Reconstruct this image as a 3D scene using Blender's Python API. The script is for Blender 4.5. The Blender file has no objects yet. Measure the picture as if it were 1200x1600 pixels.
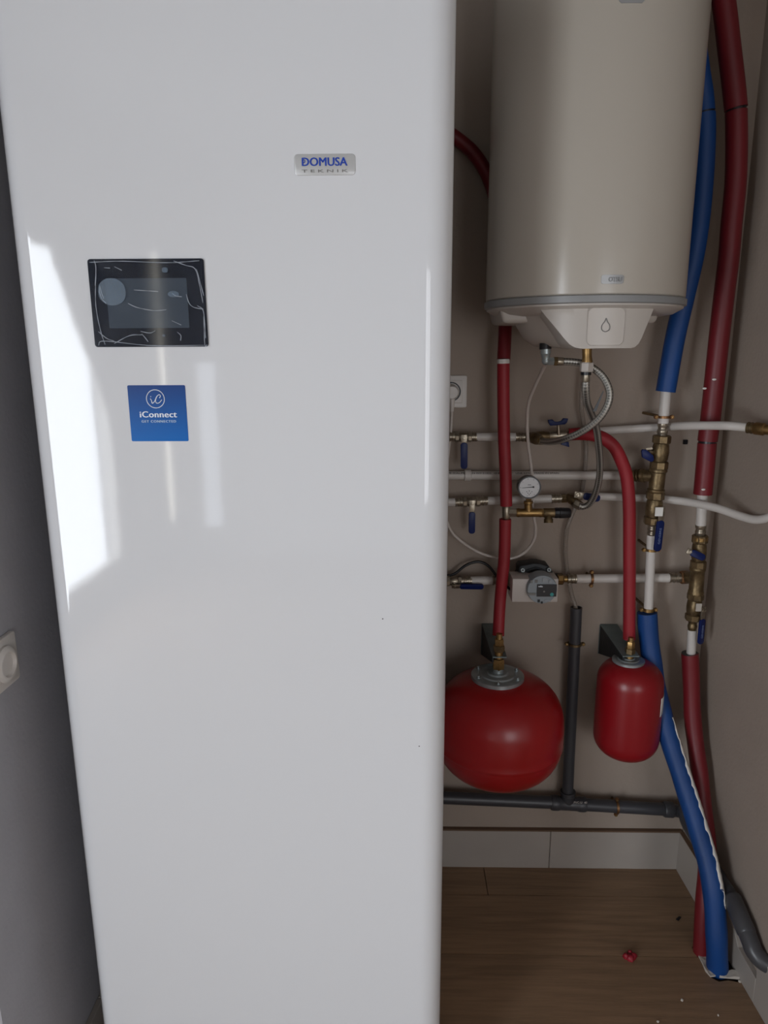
import bpy, bmesh, math, random
from mathutils import Vector as V, Matrix
random.seed(7)
SC = bpy.context.scene
COL = SC.collection
PI = math.pi
# ------------------------------------------------------------------ camera
CF = 1109.0; PITCH = math.radians(12.9); YAW = math.radians(1.2); ROLL = math.radians(.25); EYE = 1.43
fw = V((-math.sin(YAW)*math.cos(PITCH), math.cos(YAW)*math.cos(PITCH), -math.sin(PITCH)))
r0 = V((math.cos(YAW), math.sin(YAW), 0)); u0 = r0.cross(fw)
rt = r0*math.cos(ROLL)-u0*math.sin(ROLL); up = u0*math.cos(ROLL)+r0*math.sin(ROLL)
CAM = V((0, 0, EYE))
cd = bpy.data.cameras.new('camera'); cam = bpy.data.objects.new('camera', cd); COL.objects.link(cam)
cam.matrix_world = Matrix(((rt.x, up.x, -fw.x, 0), (rt.y, up.y, -fw.y, 0), (rt.z, up.z, -fw.z, EYE), (0, 0, 0, 1)))
cd.sensor_fit = 'VERTICAL'; cd.sensor_height = 24; cd.sensor_width = 18; cd.lens = 24*CF/1600
cd.clip_start = .02; SC.camera = cam
# ------------------------------------------------------------------ world, lights, exposure
w = bpy.data.worlds.new('world'); SC.world = w; w.use_nodes = True
w.node_tree.nodes['Background'].inputs[0].default_value = (.75, .85, 1, 1)
w.node_tree.nodes['Background'].inputs[1].default_value = 1.2
SC.view_settings.view_transform = 'Standard'; SC.view_settings.look = 'None'
SC.view_settings.gamma = 1; SC.view_settings.use_curve_mapping = False
SC.view_settings.exposure = 0.92
def area(name, loc, rot, sx, sy, power, col):
    l = bpy.data.lights.new(name, 'AREA'); l.shape = 'RECTANGLE'; l.size = sx; l.size_y = sy
    l.energy = power; l.color = col
    o = bpy.data.objects.new(name, l); COL.objects.link(o); o.location = loc; o.rotation_euler = rot
    return o
# daylight standing in the glazed balcony door of the left room wall
area('balcony_daylight', (-1.80, -1.50, 1.06), (0, -PI/2, 0), 1.80, 1.16, 40, (.90, .95, 1.0))
# unseen rear lamps, added: fill at right, two strips for streaks reflected in cabinet
area('rear_fill_light', (1.15, -2.81, 1.15), (PI/2, 0, 0), 1.2, 1.7, 10, (1.0, .96, .92))  # added fill light, placed where the flat front does not mirror it
area('display_streak_light', (-1.60, -2.81, 1.15), (PI/2, 0, 0), .04, 1.8, 1.0, (1.0, .96, .82))  # added strip, makes the bright line mirrored in the display
area('cabinet_streak_light', (-1.31, -2.81, .78), (PI/2, 0, 0), .14, 1.15, .35, (.95, .97, 1.0))  # added strip, makes the soft streak mirrored on the cabinet front

# ------------------------------------------------------------------ helpers
B = 1.75                                    # back wall
def ray(px, py): return fw + rt*((px-600)/CF) - up*((py-800)/CF)
def onY(px, py, Y): d = ray(px, py); return CAM + d*(Y/d.y)
def onZ(px, py, Z=0.): d = ray(px, py); return CAM + d*((Z-EYE)/d.z)
def onP(px, py, p, n): d = ray(px, py); return CAM + d*((p-CAM).dot(n)/d.dot(n))
def P(px, py, o=.05): return onY(px, py, B-o)
def RR(px, p): return px*(p-CAM).dot(fw)/CF   # pixels to metres at point p

def lin(c): return tuple(((x/255)/12.92 if x/255 <= .04045 else ((x/255+.055)/1.055)**2.4) for x in c)
MATS = {}
def mat(name, col, rough=.5, metal=0., bump=0., bscale=200., var=0., vscale=6., spec=.5, coat=0., trans=0., stretch=None, srgb=True, col2=None):
    if name in MATS: return MATS[name]
    m = bpy.data.materials.new(name); m.use_nodes = True; MATS[name] = m
    nt = m.node_tree; b = nt.nodes['Principled BSDF']; L = nt.links.new
    c = lin(col) if srgb else col
    b.inputs['Base Color'].default_value = (*c, 1); b.inputs['Roughness'].default_value = rough
    b.inputs['Metallic'].default_value = metal; b.inputs['Specular IOR Level'].default_value = spec
    b.inputs['Coat Weight'].default_value = coat; b.inputs['Coat Roughness'].default_value = .06
    b.inputs['Transmission Weight'].default_value = trans
    tc = nt.nodes.new('ShaderNodeTexCoord'); mp = nt.nodes.new('ShaderNodeMapping'); L(tc.outputs['Object'], mp.inputs[0])
    if stretch: mp.inputs['Scale'].default_value = stretch
    if var or col2:
        n = nt.nodes.new('ShaderNodeTexNoise'); n.inputs['Scale'].default_value = vscale; n.inputs['Detail'].default_value = 6
        L(mp.outputs[0], n.inputs[0])
        r = nt.nodes.new('ShaderNodeValToRGB'); r.color_ramp.elements[0].position = .35; r.color_ramp.elements[1].position = .65
        c2 = lin(col2) if col2 else tuple(min(1, x*(1+var)) for x in c)
        r.color_ramp.elements[0].color = (*(tuple(x*(1-var) for x in c)), 1); r.color_ramp.elements[1].color = (*c2, 1)
        L(n.outputs[0], r.inputs[0]); L(r.outputs[0], b.inputs['Base Color'])
    if bump:
        n2 = nt.nodes.new('ShaderNodeTexNoise'); n2.inputs['Scale'].default_value = bscale; n2.inputs['Detail'].default_value = 3
        L(mp.outputs[0], n2.inputs[0])
        bp = nt.nodes.new('ShaderNodeBump'); bp.inputs['Strength'].default_value = bump; bp.inputs['Distance'].default_value = .002
        L(n2.outputs[0], bp.inputs['Height']); L(bp.outputs[0], b.inputs['Normal'])
    return m

class G:
    def __init__(s): s.v = []; s.f = []; s.uv = {}
    def ring_loft(s, rings, closed=True, cap=(True, True), vlen=None):
        n = len(rings[0]); base = len(s.v)
        for r in rings: s.v += [V(p) for p in r]
        for i in range(len(rings)-1):
            for j in range(n if closed else n-1):
                k = (j+1) % n
                s.uv[len(s.f)] = [(j/n, vlen[i] if vlen else i), ((j+1)/n, vlen[i] if vlen else i), ((j+1)/n, vlen[i+1] if vlen else i+1), (j/n, vlen[i+1] if vlen else i+1)]
                s.f.append((base+i*n+j, base+i*n+k, base+(i+1)*n+k, base+(i+1)*n+j))
        if cap[0]: s.f.append(tuple(base+j for j in range(n))[::-1])
        if cap[1]: s.f.append(tuple(base+(len(rings)-1)*n+j for j in range(n)))
        return s
    def lathe(s, prof, p0, p1, seg=20, ph=0., cap=(True, True)):
        """prof = [(t, r)], t along p0->p1 in 0..1, r in metres"""
        p0 = V(p0); p1 = V(p1); a = (p1-p0).normalized()
        x = a.orthogonal().normalized(); ref = V((0, 0, 1)) if abs(a.z) < .8 else V((1, 0, 0)); x = (ref - a*ref.dot(a)).normalized(); y = a.cross(x)
        rings = [[p0+(p1-p0)*t + (x*math.cos(ph+2*PI*j/seg)+y*math.sin(ph+2*PI*j/seg))*r for j in range(seg)] for t, r in prof]
        return s.ring_loft(rings, cap=cap)
    def cyl(s, p0, p1, r, seg=20, ch=.0):
        L = (V(p1)-V(p0)).length
        if ch: return s.lathe([(0, r-ch), (ch/L, r), (1-ch/L, r), (1, r-ch)], p0, p1, seg)
        return s.lathe([(0, r), (1, r)], p0, p1, seg)
    def box(s, a, b):
        a = V(a); b = V(b); i = len(s.v)
        for z in (a.z, b.z):
            for x, y in ((a.x, a.y), (b.x, a.y), (b.x, b.y), (a.x, b.y)): s.v.append(V((x, y, z)))
        for q in ((0, 3, 2, 1), (4, 5, 6, 7), (0, 1, 5, 4), (1, 2, 6, 5), (2, 3, 7, 6), (3, 0, 4, 7)): s.f.append(tuple(i+k for k in q))
        return s
    def prism(s, pts, ext):
        """closed outline pts (3D) pushed by vector ext"""
        return s.ring_loft([pts, [V(p)+V(ext) for p in pts]])
    def sphere(s, c, r, seg=14, rings=8, sc=(1, 1, 1)):
        c = V(c); R = []
        for i in range(rings+1):
            t = PI*i/rings; t = min(max(t, .02), PI-.02)
            R.append([c+V((math.sin(t)*math.cos(2*PI*j/seg)*r*sc[0], math.sin(t)*math.sin(2*PI*j/seg)*r*sc[1], -math.cos(t)*r*sc[2])) for j in range(seg)])
        return s.ring_loft(R)
    def tube(s, pts, r, seg=16, n=None, caps=(True, True), rf=None):
        pts = spline([V(p) for p in pts], n or max(24, 8*len(pts))) if len(pts) > 2 else [V(p) for p in pts]
        T = [(pts[min(i+1, len(pts)-1)]-pts[max(i-1, 0)]).normalized() for i in range(len(pts))]
        x = T[0].orthogonal().normalized() if abs(T[0].y) > .9 else (V((0, 1, 0))-T[0]*T[0].y).normalized()
        R = []; vl = []; acc = 0
        for i, p in enumerate(pts):
            if i: acc += (p-pts[i-1]).length
            x = (x-T[i]*x.dot(T[i])).normalized(); y = T[i].cross(x)
            rr = r*(rf(acc) if rf else 1)
            R.append([p+(x*math.cos(2*PI*j/seg)+y*math.sin(2*PI*j/seg))*rr for j in range(seg)]); vl.append(acc)
        return s.ring_loft(R, cap=caps, vlen=vl)
    def build(s, name, m, parent=None, smooth=True, bevel=0., sharp=40, kind=None, label=None, bseg=2):
        vs = s.v
        me = bpy.data.meshes.new(name)
        lo = V((min(v.x for v in vs), min(v.y for v in vs), min(v.z for v in vs))); hi = V((max(v.x for v in vs), max(v.y for v in vs), max(v.z for v in vs)))
        org = wloc(parent) if parent else V(((lo.x+hi.x)/2, (lo.y+hi.y)/2, lo.z))
        me.from_pydata([v-org for v in vs], [], s.f)
        uvl = me.uv_layers.new(name='uv')
        for fi, uvs in s.uv.items():
            if fi < len(me.polygons):
                for li, c in zip(me.polygons[fi].loop_indices, uvs): uvl.data[li].uv = c
        bm = bmesh.new(); bm.from_mesh(me); bmesh.ops.recalc_face_normals(bm, faces=bm.faces)
        if bevel:
            es = [e for e in bm.edges if len(e.link_faces) == 2 and e.calc_face_angle(0) > .7]
            bmesh.ops.bevel(bm, geom=es, offset=bevel, segments=bseg, affect='EDGES', profile=.5, clamp_overlap=True)
        bm.to_mesh(me); bm.free()
        for p in me.polygons: p.use_smooth = smooth
        if smooth: me.set_sharp_from_angle(angle=math.radians(sharp))
        me.materials.append(m)
        o = bpy.data.objects.new(name, me); COL.objects.link(o)
        if parent: o.parent = parent
        else: o.location = org
        if kind: o['kind'] = kind
        if label: o['label'] = label
        return o
def wloc(o):
    l = V((0, 0, 0))
    while o: l += V(o.location); o = o.parent
    return l
def spline(p, n):
    q = [p[0]*2-p[1]]+p+[p[-1]*2-p[-2]]; out = []; m = len(p)-1
    for k in range(n+1):
        t = k/n*m; i = min(int(t), m-1); t -= i; a, b, c, d = q[i:i+4]
        out.append(.5*((2*b)+(c-a)*t+(2*a-5*b+4*c-d)*t*t+(3*b-a-3*c+d)*t**3))
    return out
def thing(name, label, cat, loc, group=None):
    o = bpy.data.objects.new(name, None); COL.objects.link(o); o.location = loc; o.empty_display_size = .05
    o['label'] = label; o['category'] = cat
    if group: o['group'] = group
    return o
def tag(o, label, cat, group=None):
    o['label'] = label; o['category'] = cat
    if group: o['group'] = group
    return o
def rrect(w, h, r, seg=5):
    pts = []
    for cx, cy, a in ((w/2-r, h/2-r, 0), (-w/2+r, h/2-r, PI/2), (-w/2+r, -h/2+r, PI), (w/2-r, -h/2+r, 1.5*PI)):
        for k in range(seg+1): t = a+PI/2*k/seg; pts.append((cx+r*math.cos(t), cy+r*math.sin(t)))
    return pts
def plate(c, ex, ez, w, h, r, th, seg=5):
    """rounded plate centred c, axes ex/ez, thickness th along ex x ez side facing the viewer"""
    n = V(ex).cross(V(ez)).normalized()
    return G().prism([V(c)+V(ex)*a+V(ez)*b for a, b in rrect(w, h, r, seg)], n*th)
def text(name, s, c, ex, ez, size, m, parent, bold=0., space=1., depth=.0003, shear=0., width=None, fat=0.):
    cu = bpy.data.curves.new(name, 'FONT'); cu.body = s; cu.size = size; cu.align_x = 'CENTER'; cu.align_y = 'CENTER'
    cu.extrude = depth; cu.offset = bold; cu.space_character = space; cu.shear = shear; cu.resolution_u = 3
    t = bpy.data.objects.new(name, cu); COL.objects.link(t)
    dg = bpy.context.evaluated_depsgraph_get(); me = bpy.data.meshes.new_from_object(t.evaluated_get(dg))
    bpy.data.objects.remove(t)
    o = bpy.data.objects.new(name, me); COL.objects.link(o); me.materials.clear(); me.materials.append(m)
    xs = [v.co.x for v in me.vertices]; ys = [v.co.y for v in me.vertices]
    k = width/(max(xs)-min(xs)) if width else 1; mx = (max(xs)+min(xs))/2; my = (max(ys)+min(ys))/2
    ex = V(ex).normalized(); ez = V(ez).normalized(); n = ex.cross(ez)
    off = V(c) - (wloc(parent) if parent else V())
    for v in me.vertices: v.co = off+ex*((v.co.x-mx)*k)+ez*((v.co.y-my))+n*v.co.z
    if fat:
        bm = bmesh.new(); bm.from_mesh(me); bm.verts.ensure_lookup_table(); bm.edges.ensure_lookup_table(); bm.faces.ensure_lookup_table()
        for iq, dx in enumerate((-fat, fat)):
            q = bmesh.ops.duplicate(bm, geom=bm.verts[:len(me.vertices)]+bm.edges[:len(me.edges)]+bm.faces[:len(me.polygons)])
            for v in q['geom']:
                if isinstance(v, bmesh.types.BMVert): v.co += ex*dx+n*(.00006*(iq+1))
            bm.verts.ensure_lookup_table(); bm.edges.ensure_lookup_table(); bm.faces.ensure_lookup_table()
        bm.to_mesh(me); bm.free()
    o.parent = parent
    return o
X = V((1, 0, 0)); Y = V((0, 1, 0)); Z = V((0, 0, 1))

# ------------------------------------------------------------------ materials
M_wall = mat('painted_plaster', (164, 150, 138), .85, bump=.35, bscale=120, var=.05, vscale=4)
M_room = mat('room_paint', (205, 201, 196), .85, bump=.2, bscale=100)
M_leftw = mat('left_plaster', (168, 167, 172), .8, bump=.3, bscale=120, var=.04)
M_skirt = mat('skirting', (168, 160, 152), .45, var=.03, vscale=8)
M_grout = mat('brown_caulk', (105, 82, 64), .8)
M_sub = mat('subfloor', (70, 58, 48), .9)
def wood():
    m = mat('oak_plank_tile', (140, 112, 86), .5, bump=.15, bscale=30, var=.16, vscale=5, stretch=(1.2, 16, 1))
    nt = m.node_tree; r = [n for n in nt.nodes if n.type == 'VALTORGB'][0]; b = nt.nodes['Principled BSDF']
    oi = nt.nodes.new('ShaderNodeObjectInfo'); mr = nt.nodes.new('ShaderNodeMapRange'); mr.inputs[3].default_value = .9; mr.inputs[4].default_value = 1.06
    mx = nt.nodes.new('ShaderNodeVectorMath'); mx.operation = 'SCALE'
    nt.links.new(oi.outputs['Random'], mr.inputs[0]); nt.links.new(r.outputs[0], mx.inputs[0]); nt.links.new(mr.outputs[0], mx.inputs['Scale'])
    nt.links.new(mx.outputs[0], b.inputs['Base Color']); return m
M_wood = wood()
M_cab = mat('glossy_white_enamel', (224, 225, 228), .05, bump=.02, bscale=30, spec=.5)
M_tank = mat('warm_white_enamel', (176, 168, 157), .22, bump=.02, bscale=60)
M_cap = mat('white_plastic', (180, 172, 164), .4)
M_ring = mat('grey_plastic', (133, 133, 133), .4)
M_badge = mat('silver_badge', (150, 150, 150), .3, .3)
M_mid = mat('grey_line', (120, 118, 116), .5)
M_plas = mat('socket_plastic', (212, 206, 200), .35)
M_black = mat('black_plastic', (22, 22, 26), .35)
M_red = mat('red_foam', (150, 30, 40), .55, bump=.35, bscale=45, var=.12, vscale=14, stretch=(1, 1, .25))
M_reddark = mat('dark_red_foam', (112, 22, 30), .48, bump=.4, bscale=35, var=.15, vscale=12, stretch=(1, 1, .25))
M_blue = mat('blue_foam', (3, 60, 122), .55, bump=.35, bscale=45, var=.14, vscale=14, stretch=(1, 1, .25))
M_white = mat('white_pipe', (205, 199, 193), .4, var=.03)
M_brass = mat('brass', (152, 122, 78), .38, .85, bump=.2, bscale=300, var=.25, vscale=60)
M_bronze = mat('aged_bronze', (120, 102, 74), .42, .8, bump=.3, bscale=260, var=.3, vscale=50)
M_nick = mat('nickel', (160, 150, 134), .34, .85, bump=.1, bscale=300, var=.2, vscale=70)
M_steel = mat('zinc_steel', (160, 168, 170), .34, .65, bump=.15, bscale=200, var=.18, vscale=30)
M_galv = mat('galvanised_dark', (112, 124, 124), .5, .5, bump=.15, bscale=150, var=.15, vscale=20)
M_copper = mat('copper_clamp', (136, 100, 68), .45, .8, var=.2, vscale=60)
M_blueh = mat('blue_vinyl', (12, 30, 84), .4, spec=.3)
M_emb = mat('worn_lettering', (110, 125, 165), .5)
M_vess = mat('red_enamel', (150, 16, 20), .3, bump=.06, bscale=40)
M_vess2 = mat('red_enamel_dark', (134, 16, 24), .32, bump=.06, bscale=40)
M_pvc = mat('grey_pvc', (62, 62, 66), .4, var=.06)
M_pvcl = mat('grey_pvc_light', (70, 70, 73), .35, var=.05)
M_iron = mat('cast_iron', (44, 46, 48), .5, .5, bump=.4, bscale=150)
M_lcd = mat('lcd_glass', (62, 72, 84), .08)
M_bez = mat('navy_black_glass', (16, 22, 36), .07)
M_teal = mat('teal', (50, 150, 150), .4)
M_ink = mat('ink', (30, 30, 34), .5)
M_dial = mat('dial_face', (214, 214, 216), .4)
M_label = mat('grey_label', (150, 156, 162), .3)
M_bluetxt = mat('logo_blue', (10, 62, 170), .4)
M_wtxt = mat('white_ink', (235, 240, 250), .5)
M_plaster = mat('loose_plaster', (190, 182, 172), .9, bump=1, bscale=150)
M_frame = mat('white_frame', (225, 222, 216), .4)
M_curt = mat('curtain_cloth', (170, 165, 158), .9)
def grad_sticker():
    m = mat('sticker_blue', (20, 80, 160), .35, spec=.15); nt = m.node_tree; b = nt.nodes['Principled BSDF']
    tc = nt.nodes.new('ShaderNodeTexCoord'); sp = nt.nodes.new('ShaderNodeSeparateXYZ'); mr = nt.nodes.new('ShaderNodeValToRGB')
    nt.links.new(tc.outputs['Generated'], sp.inputs[0]); nt.links.new(sp.outputs[2], mr.inputs[0]); nt.links.new(mr.outputs[0], b.inputs['Base Color'])
    mr.color_ramp.elements[0].color = (*lin((0, 104, 188)), 1); mr.color_ramp.elements[1].color = (*lin((28, 66, 132)), 1)
    return m
M_stick = grad_sticker()
def braid():
    m = mat('steel_braid', (150, 148, 144), .4, .7); nt = m.node_tree; b = nt.nodes['Principled BSDF']; L = nt.links.new
    tc = nt.nodes.new('ShaderNodeTexCoord'); sp = nt.nodes.new('ShaderNodeSeparateXYZ'); L(tc.outputs['UV'], sp.inputs[0])
    def mth(op, a, bb=None, c=None):
        n = nt.nodes.new('ShaderNodeMath'); n.operation = op
        for i, q in enumerate((a, bb, c)):
            if q is None: continue
            if isinstance(q, (int, float)): n.inputs[i].default_value = q
            else: L(q, n.inputs[i])
        return n.outputs[0]
    u = mth('MULTIPLY', sp.outputs[0], 2*PI*6); v = mth('MULTIPLY', sp.outputs[1], 2*PI*90)
    s1 = mth('SINE', mth('ADD', u, v)); s2 = mth('SINE', mth('SUBTRACT', u, v))
    s = mth('MULTIPLY', s1, s2); st = mth('SINE', mth('MULTIPLY', sp.outputs[0], 2*PI*5))
    h = mth('MULTIPLY_ADD', s, .25, .5); h2 = mth('MULTIPLY_ADD', st, .35, h)
    r = nt.nodes.new('ShaderNodeValToRGB'); r.color_ramp.elements[0].position = .1; r.color_ramp.elements[0].color = (*lin((74, 72, 68)), 1)
    r.color_ramp.elements[1].position = .8; r.color_ramp.elements[1].color = (*lin((188, 184, 176)), 1)
    L(h2, r.inputs[0]); L(r.outputs[0], b.inputs['Base Color'])
    bp = nt.nodes.new('ShaderNodeBump'); bp.inputs['Strength'].default_value = .6; bp.inputs['Distance'].default_value = .001; L(h, bp.inputs['Height']); L(bp.outputs[0], b.inputs['Normal'])
    return m
M_braid = braid()
def clearmat(name, tint, alpha, rough):
    m = bpy.data.materials.new(name); m.use_nodes = True; nt = m.node_tree; b = nt.nodes['Principled BSDF']
    b.inputs['Base Color'].default_value = (*lin(tint), 1); b.inputs['Alpha'].default_value = alpha; b.inputs['Roughness'].default_value = rough
    return m
M_clear = clearmat('clear_vinyl', (150, 140, 130), .5, .2)
M_film = clearmat('clear_film', (120, 130, 145), .05, .25)
M_crease = clearmat('film_crease', (205, 212, 222), .42, .3)
M_bubble = clearmat('film_bubble', (130, 150, 170), .28, .2)
M_glass = clearmat('window_glass', (220, 230, 235), .12, .02)

# ------------------------------------------------------------------ room
LX = -.625; LE = .90                                   # closet left wall plane and the corner where it ends
RXf, RXb = (.806, -3.1), (.789, B)                     # right wall: (x, y) near and far
def rx(y): return .781+.0175+(1.269-y)*0+(.010) if False else .7925+(B-y)*.030
WN = V((-1, -.030, 0)).normalized()                    # right wall normal
G().box((-1.9, -3.2, -.1), (2.1, B+.1, -.012)).build('floor', M_sub, smooth=False, kind='structure')
floor = bpy.data.objects['floor']
yr = [B+.02, 1.634, 1.442]
while yr[-1] > -3.0: yr.append(yr[-1]-.192)
joints = {0: [.241], 1: [-.3], 2: [.07], 3: [-.2], 4: [.35]}
nrow = 0
for i in range(len(yr)-1):
    js = joints.get(i, [-1.2+((i*.37) % 1.1)])
    xs = [-1.88]+[q for q in [js[0]-2.4, js[0]-1.2, js[0], js[0]+1.2] if -1.8 < q < (rx(yr[i+1])-.03 if yr[i+1] > LE-.2 else 2.0)]+[rx(yr[i+1])+.03 if yr[i+1] > LE-.2 else 2.02]
    for a, b in zip(xs, xs[1:]):
        if yr[i] > LE and b < LX: continue
        a2 = max(a, LX-.03) if yr[i+1] > LE else a
        g = G()
        if i in (1, 2) and b > .8:                      # planks notched around the pipe hole by the right wall
            y0, y1 = yr[i+1]+.001, yr[i]-.001; a3 = a2+.001
            if i == 2: o_ = [(a3, y0), (b, y0), (b, 1.38), (.79, 1.372), (.765, 1.378), (.742, 1.374), (.728, 1.385), (.724, 1.41), (.722, y1), (a3, y1)]
            else: o_ = [(a3, y0), (.720, y0), (.718, 1.47), (.735, 1.485), (.76, 1.48), (.768, 1.462), (b, 1.46), (b, y1), (a3, y1)]
            g.prism([V((x_, y_, -.012)) for x_, y_ in o_], Z*.012)
        else: g.box((a2+.001, yr[i+1]+.001, -.012), (b-.001, yr[i]-.001, 0))
        g.build('plank', M_wood, floor, smooth=False, bevel=0)
G().box((-1.9, -3.2, 2.55), (2.1, B+.1, 2.65)).build('ceiling', mat('ceiling_paint', (150, 148, 146), .9), smooth=False, kind='structure')
G().box((LX-.1, B, -.1), (.95, B+.1, 2.6)).build('wall_back', M_wall, smooth=False, kind='structure')
def slab(name, p0, p1, th, z0, z1, m, par=None, bevel=0):
    """vertical slab with its front face through (x,y) p0->p1, thickness to the left of that direction"""
    a = V((*p0, 0)); b = V((*p1, 0)); n = V((-(b-a).y, (b-a).x, 0)).normalized()*th
    return G().prism([a+Z*z0, b+Z*z0, b+Z*z1, a+Z*z1], n)
G().prism([V((rx(B+.1), B+.1, -.1)), V((rx(LE), LE, -.1)), V((rx(LE)+.12, LE, -.1)), V((rx(B+.1)+.12, B+.1, -.1))], Z*2.7).build('wall_right', M_wall, smooth=False, kind='structure')
G().box((rx(LE)+.12, LE, -.1), (2.1, LE+.1, 2.6)).build('wall_right_return', M_room, smooth=False, kind='structure')
G().box((2.0, -3.2, -.1), (2.1, LE, 2.6)).build('wall_far_right', M_room, smooth=False, kind='structure')
G().box((LX-.12, LE, -.1), (LX, B, 2.6)).build('wall_left', M_leftw, smooth=False, kind='structure')
G().box((-1.9, LE, -.1), (LX-.12, LE+.1, 2.6)).build('wall_left_return', M_room, smooth=False, kind='structure')
# far left room wall with the balcony door opening y -2.1..-.9, z .14..1.90
g = G(); wx0, wx1 = -1.80, -1.70; DY0, DY1, DZ0, DZ1 = -2.10, -.90, .15, 1.97
g.box((wx0, -3.2, -.1), (wx1, DY0, 2.6)).box((wx0, DY1, -.1), (wx1, LE, 2.6)).box((wx0, DY0, DZ1), (wx1, DY1, 2.6)).box((wx0, DY0, -.1), (wx1, DY1, DZ0))
g.build('wall_far_left', M_room, smooth=False, kind='structure')
# rear wall; its openings are added for the fill and streak lamps
RW = (.55, 1.75, .30, 2.0); SL = (-1.62, -1.58, .2, 2.05); SG = (-1.38, -1.24, .2, 1.35)
g = G().box((-1.8, -2.85, -.1), (SL[0], -2.75, 2.6)).box((SL[0], -2.85, -.1), (SL[1], -2.75, SL[2])).box((SL[0], -2.85, SL[3]), (SL[1], -2.75, 2.6)).box((SL[1], -2.85, -.1), (SG[0], -2.75, 2.6)).box((SG[0], -2.85, -.1), (SG[1], -2.75, SG[2])).box((SG[0], -2.85, SG[3]), (SG[1], -2.75, 2.6)).box((SG[1], -2.85, -.1), (RW[0], -2.75, 2.6)).box((RW[1], -2.85, -.1), (2.05, -2.75, 2.6)).box((RW[0], -2.85, -.1), (RW[1], -2.75, RW[2])).box((RW[0], -2.85, RW[3]), (RW[1], -2.75, 2.6))
g.build('wall_rear', M_room, smooth=False, kind='structure')
def winframe(name, pts, m):
    g = G()
    for a, b in pts: g.box(a, b)
    return g.build(name, m, smooth=False, kind='structure')
winframe('door_1', [((wx1-.04, DY0, DZ0), (wx1+.01, DY0+.05, DZ1)), ((wx1-.04, DY1-.05, DZ0), (wx1+.01, DY1, DZ1)), ((wx1-.04, DY0+.05, DZ0), (wx1+.01, DY1-.05, DZ0+.06)), ((wx1-.04, DY0+.05, DZ1-.05), (wx1+.01, DY1-.05, DZ1))], M_frame)
winframe('fill_window', [((RW[0], -2.79, RW[2]), (RW[1], -2.75, RW[2]+.05)), ((RW[0], -2.79, RW[3]-.05), (RW[1], -2.75, RW[3])), ((RW[0], -2.79, RW[2]+.05), (RW[0]+.05, -2.75, RW[3]-.05)), ((RW[1]-.05, -2.79, RW[2]+.05), (RW[1], -2.75, RW[3]-.05)), ((1.12, -2.79, RW[2]+.05), (1.17, -2.75, RW[3]-.05))], M_frame)  # frame round the added fill opening
# unseen curtain, its edge shaped to trim the balcony door's reflection in the cabinet
rows = []
for k in range(13):
    z = 2.02-k*.155; t = min(1, max(0, (1.95-z)/.9)); yn = -1.38*(1-t)+(-1.93)*t
    rows.append([V((wx1+.05+.014*math.sin(q*1.9+k*.2), -2.2+(yn+2.2)*q/40, z)) for q in range(41)])
ct = G().ring_loft(rows, closed=False, cap=(False, False)).build('curtain', M_curt); ct.modifiers.new('s', 'SOLIDIFY').thickness = .004
tag(ct, 'added pale cloth curtain shaping the reflection of the glazed balcony door behind the viewer', 'curtain')

# skirting: pieces with brown sealed top edge
def skirt(name, runs, h, m_top=True):
    e = bpy.data.objects.new(name, None); COL.objects.link(e); e['kind'] = 'structure'; e.location = (runs[0][0][0], runs[0][0][1], 0)
    for a, b, z0, z1 in runs:
        slab('', a, b, -.012, z0, z1, None).build('tile', M_skirt, e, smooth=False, bevel=.0012, bseg=1)
    return e
bs = [((-.62, B), (-.35, B), 0, .118), ((-.349, B), (.424, B), 0, .118), ((.4255, B), (rx(B)-.001, B), 0, .118)]
sk = skirt('baseboard_back', bs, .118)
G().box((-.62, B-.0125, .118), (rx(B)-.004, B, .1225)).build('seal', M_grout, sk, smooth=False)
def rp(y): return (rx(y), y)
# right skirting, broken out round the drain pipe at y 1.27..1.40
e = bpy.data.objects.new('baseboard_right', None); COL.objects.link(e); e['kind'] = 'structure'; e.location = (rx(1.5), 1.5, 0)
def rsk(pts, e=e):
    """outline in (y, z) on the right wall"""
    g = G().prism([V((rx(y), y, z)) for y, z in pts], WN*.012); g.build('tile', M_skirt, e, smooth=False, bevel=.001, bseg=1)
def yz(px, py): q = onP(px, py, V((rx(1.5), 1.5, 0)), WN); return (q.y, q.z)
tip = yz(1189, 1529)
rsk([(B-.013, 0), (B-.013, .118), (1.475, .118), yz(1142, 1420), yz(1156, 1458), yz(1161, 1480), yz(1170, 1496), tip, (tip[0]-.001, 0)][::-1])
rsk([(tip[0]-.0014, 0), (tip[0]-.0014, tip[1]), yz(1190.5, 1512), yz(1206, 1504), (yz(1206, 1504)[0]-.02, .118), (LE, .118), (LE, 0)][::-1])
print('YZ', tip, yz(1142, 1420), yz(1156, 1458), yz(1170, 1496), yz(1206, 1504))
G().prism([V((rx(y), y, .118)) for y in (B-.013, 1.475)]+[V((rx(y)-.012, y, .118)) for y in (1.475, B-.013)], Z*.003).build('seal', M_grout, e, smooth=False)
e = skirt('baseboard_left', [((LX, 1.2), (LX, B), 0, .12), ((LX, LE), (LX, 1.198), 0, .12)], .12)
for o in e.children: o.location.x += 0
for o in list(e.children):
    pass

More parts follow.
